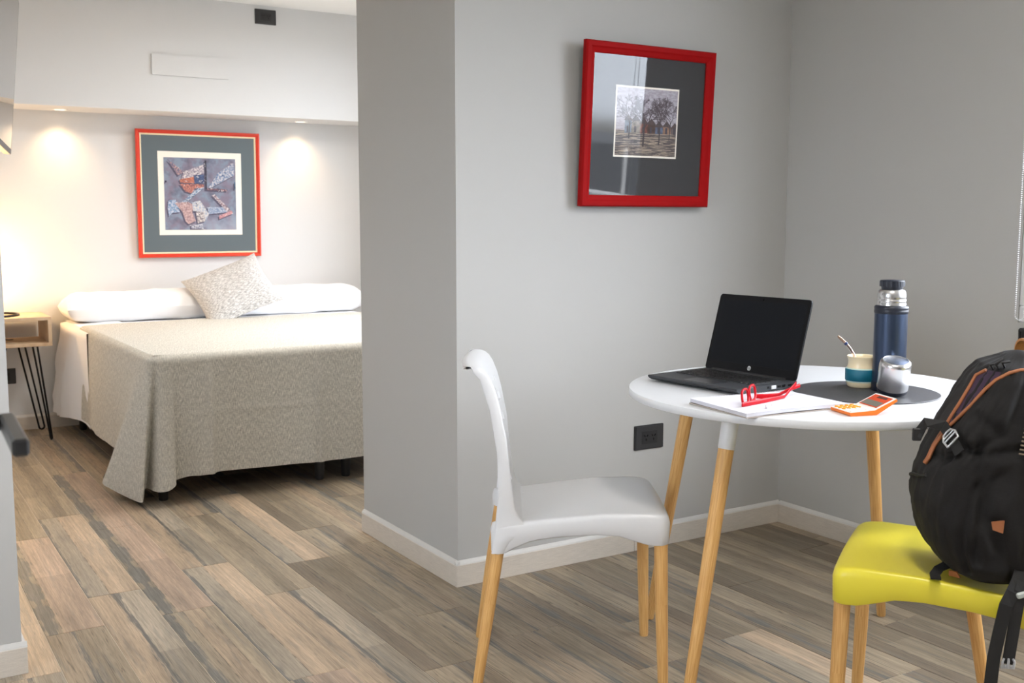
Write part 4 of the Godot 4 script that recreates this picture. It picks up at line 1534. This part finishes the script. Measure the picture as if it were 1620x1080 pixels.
func make_chair(label: String, m: Material) -> Node3D:
	# local x across, z backwards from the front edge, y up
	var c := thing("chair", label, "chair")
	var hw := func(z: float) -> float: return lerp_table([[-0.02, 0.198], [0.05, 0.2], [0.2, 0.194], [0.34, 0.184], [0.43, 0.182]], z)
	var ytop := func(x: float, z: float) -> float:
		var w: float = hw.call(z)
		var y := lerp_table([[-0.02, 0.446], [0.005, 0.455], [0.04, 0.4595], [0.16, 0.4585], [0.26, 0.448], [0.345, 0.438], [0.43, 0.436]], z)
		return y - 0.013 * (1.0 - pow(minf(absf(x) / w, 1.0), 2.0)) * smoothstep(0.02, 0.2, z)
	# outline of the seat, front, right side, rear, left side
	var loop := []
	var rr := 0.03
	for k in 13:
		loop.append(Vector2(-0.17 + 0.34 * k / 12.0, -0.012 - 0.004 * sin(PI * k / 12.0)))
	for k in range(1, 5):
		var a := PI / 2 * k / 5.0
		loop.append(Vector2(0.17 + rr * sin(a), -0.012 + rr * (1 - cos(a))))
	for k in 22:
		var z := 0.02 + 0.395 * k / 21.0
		loop.append(Vector2(hw.call(z), z))
	for q in [[0.176, 0.428], [0.164, 0.431], [0.152, 0.422], [0.147, 0.405], [0.142, 0.385], [0.12, 0.374], [0.06, 0.37], [0.0, 0.369]]:
		loop.append(Vector2(q[0], q[1]))
	var n0 := loop.size()
	for k in range(n0 - 2, 12, -1):
		loop.append(Vector2(-loop[k].x, loop[k].y))
	var sb := func(p: Vector2) -> float:
		var side := lerp_table([[-0.01, 0.379], [0.035, 0.380], [0.075, 0.391], [0.115, 0.4035], [0.17, 0.406], [0.26, 0.400], [0.33, 0.389], [0.385, 0.366], [0.402, 0.354], [0.44, 0.353]], p.y)
		var inner := 0.41 - 0.02 * absf(p.x) / 0.2
		var k := smoothstep(0.105, 0.16, absf(p.x))
		return lerpf(inner, side, k)
	var ctr := Vector2(0, 0.19)
	var rows := []
	for lv in [["in", 0.0], ["in", 1.0], ["bot", 0.0], ["side", 0.0], ["side", 0.55], ["side", 0.85], ["edge", 0.982], ["edge", 0.955], ["edge", 0.90], ["edge", 0.78], ["edge", 0.62], ["edge", 0.45], ["edge", 0.28], ["edge", 0.12], ["edge", 0.0]]:
		var r := []
		for p in loop:
			var b: float = sb.call(p)
			var q: Vector2
			if lv[0] == "in":
				q = ctr + (p - ctr) * (0.0 if lv[1] == 0.0 else 0.955)
				r.append(Vector3(q.x, minf(0.426, ytop.call(q.x, q.y) - 0.008) if lv[1] == 0.0 else b + 0.004, q.y))
				if lv[1] == 0.0:
					r[-1].y = 0.424
			elif lv[0] == "bot":
				q = ctr + (p - ctr) * 0.982
				r.append(Vector3(q.x, b, q.y))
			elif lv[0] == "side":
				q = ctr + (p - ctr) * (0.992 + 0.008 * lv[1])
				var t: float = ytop.call(p.x, p.y) - 0.008
				r.append(Vector3(q.x, lerpf(b + 0.002, t, lv[1]), q.y))
			else:
				q = ctr + (p.lerp(Vector2(p.x, minf(p.y, 0.368)), smoothstep(0.985, 0.80, lv[1])) - ctr) * lv[1]
				var dip := 0.003 * smoothstep(0.955, 0.985, lv[1])
				r.append(Vector3(q.x, ytop.call(q.x, q.y) - dip, q.y))
		rows.append(r)
	# inside: add a row so that the hollow underside follows the skirt
	var st := new_st()
	skin(st, rows, true)
	commit("seat", st, m, c)
	# backrest: thin curved shell with flanged sides, a rolled top and cut openings
	var zf := [[0.425, 0.338], [0.436, 0.350], [0.448, 0.360], [0.47, 0.369], [0.53, 0.379], [0.638, 0.390], [0.715, 0.405], [0.76, 0.417], [0.792, 0.430], [0.810, 0.443], [0.8185, 0.460], [0.8205, 0.476], [0.819, 0.492], [0.814, 0.499]]
	var zb := [[0.36, 0.428], [0.42, 0.420], [0.498, 0.412], [0.607, 0.414], [0.716, 0.432], [0.79, 0.456], [0.83, 0.475]]
	var ys := []
	for k in 34:
		ys.append(0.425 + 0.365 * k / 33.0)
	var front := []
	var back := []
	var nx := 36
	var path := []
	for y in ys:
		path.append([y, lerp_table(zf, y)])
	for q in [[0.8045, 0.4385], [0.8135, 0.4485], [0.8185, 0.460], [0.8205, 0.476], [0.8195, 0.483], [0.8165, 0.489], [0.8115, 0.491]]:
		path.append(q)
	for i in path.size():
		var y: float = path[i][0]
		var z: float = path[i][1]
		var f := []
		var b := []
		var t := clampf((y - 0.43) / 0.36, 0, 1)
		var w := 0.178 + 0.012 * sin(PI * minf(t, 1.0) * 0.8)
		if i >= ys.size():
			w -= 0.03 * pow((i - ys.size() + 1) / 7.0, 2.0)
		for j in nx + 1:
			var u := -1.0 + 2.0 * j / nx
			var dip := 0.014 * (1.0 - u * u) * (1.0 if i < ys.size() else 1.0)
			f.append(Vector3(u * w, y, z + dip))
			var nrm := Vector2(0.0, 1.0)
			if i > 0:
				var dz: float = path[i][1] - path[i - 1][1]
				var dy: float = path[i][0] - path[i - 1][0]
				nrm = Vector2(dz, -dy).normalized() * -1.0
				nrm = Vector2(-dz, dy).normalized()
			b.append(Vector3(u * (w - 0.004), y + nrm.x * 0.007, z + dip + nrm.y * 0.007))
		front.append(f)
		back.append(b)
	# openings: slanting leaf shapes either side of a centre line
	var hole := func(i: int, j: int) -> bool:
		if i < 4 or i > 29:
			return false
		var u := -1.0 + 2.0 * (j + 0.5) / nx
		if absf(u) > 0.74:
			return false
		var y: float = (i - 4) / 26.0
		var s := fposmod(y * 5.0 + 0.9 * absf(u) + 0.06 * sin(u * 9.0), 1.0)
		return s > 0.30 and s < 0.78 and absf(u) > 0.09 and absf(absf(u) - 0.44) > 0.05
	st = new_st()
	smooth(st)
	var rowsn := front.size()
	for i in rowsn - 1:
		for j in nx:
			if hole.call(i, j):
				continue
			quad(st, front[i][j + 1], front[i][j], front[i + 1][j], front[i + 1][j + 1])
	smooth(st)
	for i in rowsn - 1:
		for j in nx:
			if hole.call(i, j):
				continue
			quad(st, back[i][j], back[i][j + 1], back[i + 1][j + 1], back[i + 1][j])
	flat(st)
	for i in rowsn - 1:
		for j in nx:
			if not hole.call(i, j):
				continue
			var mid: Vector3 = (front[i][j] + front[i + 1][j + 1]) / 2
			for e in [[i - 1, j, i, j, i, j + 1], [i + 1, j, i + 1, j, i + 1, j + 1], [i, j - 1, i, j, i + 1, j], [i, j + 1, i, j + 1, i + 1, j + 1]]:
				if not hole.call(e[0], e[1]):
					var a: Vector3 = front[e[2]][e[3]]
					var d: Vector3 = front[e[4]][e[5]]
					quad_out(st, a, d, back[e[4]][e[5]], back[e[2]][e[3]], mid - (a + d) / 2)
	# end lip and top edge
	for j in nx:
		quad_out(st, front[rowsn - 1][j], front[rowsn - 1][j + 1], back[rowsn - 1][j + 1], back[rowsn - 1][j], Vector3(0, -1, 0.3))
	# side flanges
	for s in [0, nx]:
		var sx := -1.0 if s == 0 else 1.0
		var fr := []
		for lo in [[0.356, 0.398, 0.4285], [0.385, 0.382, 0.4245]]:
			var q := Vector3(sx * 0.1795, lo[0], lo[1])
			var dd: float = lo[2] - lo[1]
			fr.append([q, q + Vector3(sx * 0.0035, 0, 0.004), q + Vector3(sx * 0.0035, 0, dd * 0.9), q + Vector3(sx * 0.0015, 0, dd), q + Vector3(-sx * 0.008, 0, dd), q + Vector3(-sx * 0.010, 0, 0.006)])
		for i in rowsn:
			var p: Vector3 = front[i][s]
			var y := p.y
			var end := lerp_table(zb, y)
			if i >= ys.size():
				end = maxf(p.z + 0.007, 0.470 + 0.004 * (i - ys.size()))
			var d := maxf(end - p.z, 0.007)
			fr.append([p, p + Vector3(sx * 0.0035, 0, 0.004), p + Vector3(sx * 0.0035, 0, d * 0.9), p + Vector3(sx * 0.0015, 0, d), p + Vector3(-sx * 0.008, 0, d), p + Vector3(-sx * 0.010, 0, 0.006)])
		skin(st, fr, true, s != 0)
	commit("backrest", st, m, c)
	for sx in [-1.0, 1.0]:
		st = new_st()
		var top := Vector3(sx * 0.181, 0.40, 0.004)
		tube(st, [Vector3(sx * 0.186, 0.0, 0.001), Vector3(sx * 0.186, 0.006, 0.001), Vector3(sx * 0.181, 0.2, 0.007), Vector3(sx * 0.1765, 0.40, 0.0115)], [0.0115, 0.0125, 0.0155, 0.0172], 18, true, Vector2(1, 1.4))
		commit("leg", st, M.leg_wood, c)
		st = new_st()
		tube(st, [Vector3(sx * 0.178, 0.0, 0.466), Vector3(sx * 0.178, 0.006, 0.4655), Vector3(sx * 0.167, 0.2, 0.437), Vector3(sx * 0.159, 0.385, 0.409)], [0.0115, 0.0125, 0.0155, 0.0165], 18, true, Vector2(1, 1.4))
		commit("leg", st, M.leg_wood, c)
	return c

func chairs() -> void:
	var w := make_chair("white plastic chair with light-wood legs seen from its side at the table", M.white_plastic)
	w.position = Vector3(1.760, 0, -2.120)
	w.rotation.y = deg_to_rad(-121.5)
	var y := make_chair("yellow plastic chair with light-wood legs carrying the black backpack", M.yellow_plastic)
	y.position = Vector3(1.866, 0, -1.569)
	y.rotation.y = deg_to_rad(32.5)

# ------------------------------------------------------------------ backpack
const BH := [0.0, 0.012, 0.035, 0.07, 0.11, 0.155, 0.20, 0.24, 0.28, 0.32, 0.36, 0.40, 0.425, 0.44]
const BZF := [0.055, 0.08, 0.10, 0.122, 0.132, 0.136, 0.13, 0.116, 0.098, 0.08, 0.058, 0.036, 0.014, -0.02]
const BHX := [0.115, 0.135, 0.15, 0.155, 0.158, 0.158, 0.155, 0.15, 0.145, 0.14, 0.135, 0.125, 0.105, 0.065]
const BZB := [-0.07, -0.09, -0.105, -0.11, -0.113, -0.115, -0.115, -0.115, -0.115, -0.115, -0.115, -0.115, -0.11, -0.09]

func curve(t: Array, h: float) -> float:
	for i in BH.size() - 1:
		if h <= BH[i + 1]:
			return lerpf(t[i], t[i + 1], clampf((h - BH[i]) / (BH[i + 1] - BH[i]), 0, 1))
	return t[-1]

func bag(h: float, a: float, lift := 0.0) -> Vector3:
	var zf := curve(BZF, h)
	var hx := curve(BHX, h)
	var zb := curve(BZB, h)
	var c := cos(a)
	var s := sin(a)
	var e := 2.0 / 2.7
	var p := Vector3(hx * signf(c) * pow(absf(c), e), h, (zf + zb) / 2 + (zf - zb) / 2 * signf(s) * pow(absf(s), e))
	return p + Vector3(c, 0, s) * lift

func bag_fold(h: float, a: float) -> float:
	# soft cloth: seams pulled in, padding pushed out
	var d := 0.0
	var seams := [[0.285, 0.95, 0.262, 0.40], [0.262, 0.40, 0.275, -0.1], [0.335, 0.75, 0.31, 0.25], [0.05, 0.30, 0.225, 0.05], [0.02, -0.15, 0.30, 0.45], [0.30, 0.1, 0.245, 0.95], [0.245, 0.95, 0.235, 1.5], [0.03, 0.55, 0.20, 0.28], [0.32, 0.05, 0.42, 0.02]]
	for s in seams:
		var p := Vector2(h * 3.2, a * 0.42)
		var u := Vector2(s[0] * 3.2, s[1] * 0.42)
		var v := Vector2(s[2] * 3.2, s[3] * 0.42)
		var q := Geometry2D.get_closest_point_to_segment(p, u, v)
		d -= 0.012 * exp(-pow((p - q).length() / 0.032, 2.0))
	for r in [[0.32, 0.55, 0.16, 0.011], [0.275, 0.35, 0.13, 0.008], [0.36, 0.2, 0.12, 0.008], [0.13, 0.75, 0.22, 0.006], [0.15, -0.1, 0.18, 0.005]]:
		d += r[3] * exp(-pow(Vector2((h - r[0]) * 3.2, (a - r[1]) * 0.42).length() / r[2], 2.0))
	return d

func ribbon(st: SurfaceTool, pts: Array, ups: Array, w: float, t: float) -> void:
	# flat strap along points; ups give its face direction
	var rows := []
	for i in pts.size():
		var d: Vector3 = (pts[mini(i + 1, pts.size() - 1)] - pts[maxi(i - 1, 0)]).normalized()
		var u: Vector3 = ups[mini(i, ups.size() - 1)]
		u = (u - d * u.dot(d)).normalized()
		var s := d.cross(u) * (w / 2)
		rows.append([pts[i] - s, pts[i] + s, pts[i] + s + u * t, pts[i] - s + u * t])
	flat(st)
	for i in rows.size() - 1:
		for k in 4:
			var k2 := (k + 1) % 4
			var mid: Vector3 = (rows[i][0] + rows[i][2]) / 2
			quad_out(st, rows[i][k], rows[i][k2], rows[i + 1][k2], rows[i + 1][k], (rows[i][k] + rows[i][k2]) / 2 - mid)
	for e in [0, rows.size() - 1]:
		quad_out(st, rows[e][0], rows[e][1], rows[e][2], rows[e][3], pts[e] - pts[1 if e == 0 else e - 1])

func backpack() -> void:
	var nn := Vector3(-0.75, 0, -0.66).normalized()
	var xx := Vector3(nn.z, 0, -nn.x)
	var o := Vector3(1.984, 0.4565, -1.384) + xx * 0.065 - nn * 0.03
	var b := thing("backpack", "black canvas backpack with tan trim standing on the yellow chair", "backpack", o)
	b.basis = Basis(xx, Vector3.UP, nn)
	var canvas := tex_mat(linen_tex(95, Vector3(19, 18, 19), 0.35, 0.5), 0.92)
	canvas.uv1_scale = Vector3(4, 4, 1)
	var web := mat(rgb(24, 24, 25), 0.75)
	var tan := mat(rgb(158, 98, 60), 0.5)
	var nz := noise(96, 7.0, 3)
	var rows := []
	var na := 160
	var hs := []
	for k in 75:
		hs.append(0.44 * (0.5 - 0.5 * cos(PI * k / 74.0)))
	var bot := []
	for j in na:
		bot.append(Vector3(0, 0.003, -0.01))
	rows.append(bot)
	for h in hs:
		var r := []
		for j in na:
			var a := TAU * j / na - PI
			var l := bag_fold(h, a) + 0.007 * nz.get_noise_3d(cos(a) * 0.6, h * 1.6, sin(a) * 0.6) * smoothstep(0.0, 0.06, h)
			r.append(bag(h, a, l))
		rows.append(r)
	for k in [[0.7, 0.447], [0.35, 0.451], [0.0, 0.452]]:
		var r := []
		for j in na:
			var p := bag(0.44, TAU * j / na - PI)
			r.append(Vector3(p.x * k[0], k[1], -0.055 + (p.z + 0.055) * k[0]))
		rows.append(r)
	var st := new_st()
	skin(st, rows, true, true, Vector2(1.0, 0.6))
	commit("body", st, canvas, b)
	# opening of the top pocket: dark purple lining between two tan zip edges
	var near := [[0.222, 1.40], [0.235, 1.36], [0.26, 1.38], [0.30, 1.27], [0.325, 1.125], [0.35, 1.0], [0.385, 0.855], [0.405, 0.708], [0.42, 0.45], [0.426, 0.2], [0.427, -0.1], [0.427, -0.4]]
	var far := [[0.222, 1.44], [0.235, 1.40], [0.26, 1.42], [0.30, 1.36], [0.325, 1.34], [0.35, 1.33], [0.385, 1.34], [0.405, 1.38], [0.418, 1.20]]
	st = new_st()
	var lin := []
	for k in 9:
		var r := []
		for j in 7:
			var t := j / 6.0
			r.append(bag(lerpf(near[k][0], far[k][0], t), lerpf(near[k][1], far[k][1], t), 0.002))
		lin.append(r)
	skin(st, lin, false, true)
	commit("pocket_lining", st, mat(rgb(52, 34, 58), 0.6), b)
	for line in [near, far]:
		st = new_st()
		var pts := []
		for q in line:
			pts.append(bag(q[0], q[1], 0.004))
		tube(st, pts, [0.0038], 8)
		commit("leather_trim", st, tan, b)
	# zip pulls at the top
	st = new_st()
	for q in [[0.425, 0.85, 0.02], [0.428, 0.7, 0.012], [0.422, 1.0, 0.012]]:
		var p := bag(q[0], q[1], 0.004)
		tube(st, [p, p + Vector3(0.01, 0.01, 0.008), p + Vector3(0.004, q[2], -0.008)], [0.0022, 0.003, 0.0025], 6)
	commit("zip_pull", st, M.black_plastic, b)
	# carrying loop
	st = new_st()
	var loop := []
	for k in 13:
		var a := PI * k / 12.0
		loop.append(Vector3(0.055 * cos(a), 0.446 + 0.026 * sin(a), -0.075))
	ribbon(st, loop, [Vector3(1, 0, 0), Vector3(0.7, 0.7, 0), Vector3(0.5, 0.85, 0), Vector3(0.3, 1, 0), Vector3(0, 1, 0), Vector3(0, 1, 0), Vector3(0, 1, 0), Vector3(0, 1, 0), Vector3(-0.1, 1, 0), Vector3(-0.3, 1, 0), Vector3(-0.5, 0.8, 0), Vector3(-0.7, 0.7, 0), Vector3(-1, 0, 0)], 0.026, 0.005)
	commit("carry_loop", st, mat(rgb(186, 124, 62), 0.6), b)
	# compression strap with a silver ladder ring on the upper side
	st = new_st()
	var s0 := bag(0.262, 0.72, 0.003)
	var s1 := bag(0.285, 1.0, 0.006)
	var s2 := bag(0.302, 1.32, 0.010)
	var s3 := s2 + Vector3(-0.012, 0.004, 0.032)
	var s4 := s3 + Vector3(-0.004, -0.030, 0.016)
	var out := [Vector3(0.7, 0.2, 0.7), Vector3(0.6, 0.2, 0.8), Vector3(0.5, 0.5, 0.8), Vector3(0.7, 0.7, 0.3), Vector3(0.8, 0.2, 0.5)]
	ribbon(st, [s0, s1, s2, s3, s4], out, 0.022, 0.0025)
	commit("strap", st, web, b)
	st = new_st()
	box(st, s4 + Vector3(0, 0.004, 0), Vector3(0.006, 0.026, 0.018), 0.002)
	commit("strap_end", st, M.black_plastic, b)
	st = new_st()
	var fx := (s2 - s1).normalized()
	var fo := Vector3(0.75, 0.25, 0.65)
	fo = (fo - fx * fo.dot(fx)).normalized()
	var fy := fo.cross(fx)
	var mid := s1 + fo * 0.006
	tube(st, [mid + fx * -0.016 + fy * 0.015, mid + fx * 0.004 + fy * 0.0165, mid + fx * 0.016 + fy * 0.010, mid + fx * 0.018, mid + fx * 0.016 - fy * 0.010, mid + fx * 0.004 - fy * 0.0165, mid + fx * -0.016 - fy * 0.015, mid + fx * -0.016 + fy * 0.015], [0.0023], 8)
	tube(st, [mid - fy * 0.016, mid + fy * 0.016], [0.002], 8)
	tube(st, [mid + fx * 0.008 - fy * 0.014, mid + fx * 0.008 + fy * 0.014], [0.0018], 8)
	commit("ladder_ring", st, mat(rgb(200, 204, 208), 0.3, 0.7), b)
	# side pocket top edge, bottom strap, tan tab and label
	st = new_st()
	var edge := []
	for k in 9:
		edge.append(bag(0.155 + 0.006 * k, 2.3 - 0.13 * k, 0.003))
	tube(st, edge, [0.0035], 6)
	commit("pocket_edge", st, web, b)
	st = new_st()
	var l0 := bag(0.13, -0.04, 0.0025)
	var l1 := bag(0.13, 0.075, 0.0025)
	var lx := (l1 - l0).normalized()
	var lo := lx.cross(Vector3.UP)
	if lo.x < 0:
		lo = -lo
	prism(st, PackedVector2Array([Vector2(-0.012, 0.012), Vector2(0.012, 0.008), Vector2(0.009, -0.008), Vector2(-0.010, -0.014)]), 0.0, 0.002, Transform3D(Basis(lx, Vector3.UP, lo), (l0 + l1) / 2))
	commit("leather_label", st, tan, b)
	st = new_st()
	var q0 := bag(0.02, 1.15, 0.0)
	ribbon(st, [q0, q0 + Vector3(0.010, -0.006, 0.018), q0 + Vector3(0.030, -0.0115, 0.030), q0 + Vector3(0.060, -0.012, 0.034)], [Vector3(0.6, 0.6, 0.5), Vector3(0.4, 0.9, 0.2), Vector3(0.05, 1, 0)], 0.020, 0.0025)
	commit("strap", st, web, b)
	st = new_st()
	var q1 := bag(0.01, 1.0, 0.0)
	prism(st, PackedVector2Array([Vector2(-0.012, -0.006), Vector2(0.014, -0.004), Vector2(0.008, 0.008), Vector2(-0.010, 0.006)]), 0.0, 0.003, Transform3D(Basis(Vector3(0.6, 0, -0.5).normalized(), Vector3(0.2, 0.95, 0.2).normalized(), Vector3(0.5, -0.1, 0.7).normalized()).orthonormalized(), q1 + Vector3(0.012, 0.0, 0.006)))
	commit("leather_tab", st, tan, b)
	# shoulder strap tails hanging over the seat edge, buckles at their ends
	st = new_st()
	ribbon(st, [Vector3(0.135, 0.05, -0.045), Vector3(0.152, 0.022, -0.032), Vector3(0.168, 0.002, -0.018), Vector3(0.174, -0.021, -0.005), Vector3(0.177, -0.066, 0.004), Vector3(0.178, -0.124, 0.013), Vector3(0.178, -0.189, 0.017), Vector3(0.176, -0.36, 0.02)], [Vector3(0.9, 0.4, 0), Vector3(0.7, 0.7, 0), Vector3(0.9, 0.4, 0), Vector3(1, 0.1, 0)], 0.024, 0.0025)
	commit("hanging_strap", st, web, b)
	st = new_st()
	ribbon(st, [Vector3(0.130, 0.04, -0.06), Vector3(0.150, 0.02, -0.042), Vector3(0.166, 0.004, -0.032), Vector3(0.171, -0.033, -0.026), Vector3(0.173, -0.084, -0.020), Vector3(0.174, -0.138, -0.014)], [Vector3(0.8, 0.5, 0), Vector3(0.9, 0.4, 0), Vector3(1, 0.1, 0)], 0.022, 0.0025)
	commit("hanging_strap", st, web, b)
	st = new_st()
	var e := Vector3(0.175, -0.140, -0.014)
	box(st, e + Vector3(0, -0.004, 0), Vector3(0.006, 0.008, 0.026), 0.002)
	for z in [-0.010, 0.0, 0.010]:
		tube(st, [e + Vector3(0.002, -0.006, z), e + Vector3(0.005, 0.008, z * 1.1), e + Vector3(0.004, 0.014, z * 0.8)], [0.0028, 0.0024, 0.002], 8)
	commit("buckle", st, mat(rgb(170, 172, 176), 0.3), b)
	st = new_st()
	box(st, Vector3(0.172, 0.002, -0.040), Vector3(0.008, 0.012, 0.034), 0.003, Basis(Vector3.RIGHT, 0.35))
	commit("grey_buckle", st, mat(rgb(170, 178, 176), 0.4), b)
	# lash loops stitched up the back edge
	st = new_st()
	for k in 8:
		var p := bag(0.27 + 0.008 * k, -0.10, 0.002)
		tube(st, [p + Vector3(0, 0, -0.006), p + Vector3(0.006, 0, -0.002), p + Vector3(0, 0, 0.004)], [0.0018], 6)
	commit("lash_cord", st, mat(rgb(120, 108, 92), 0.8), b)
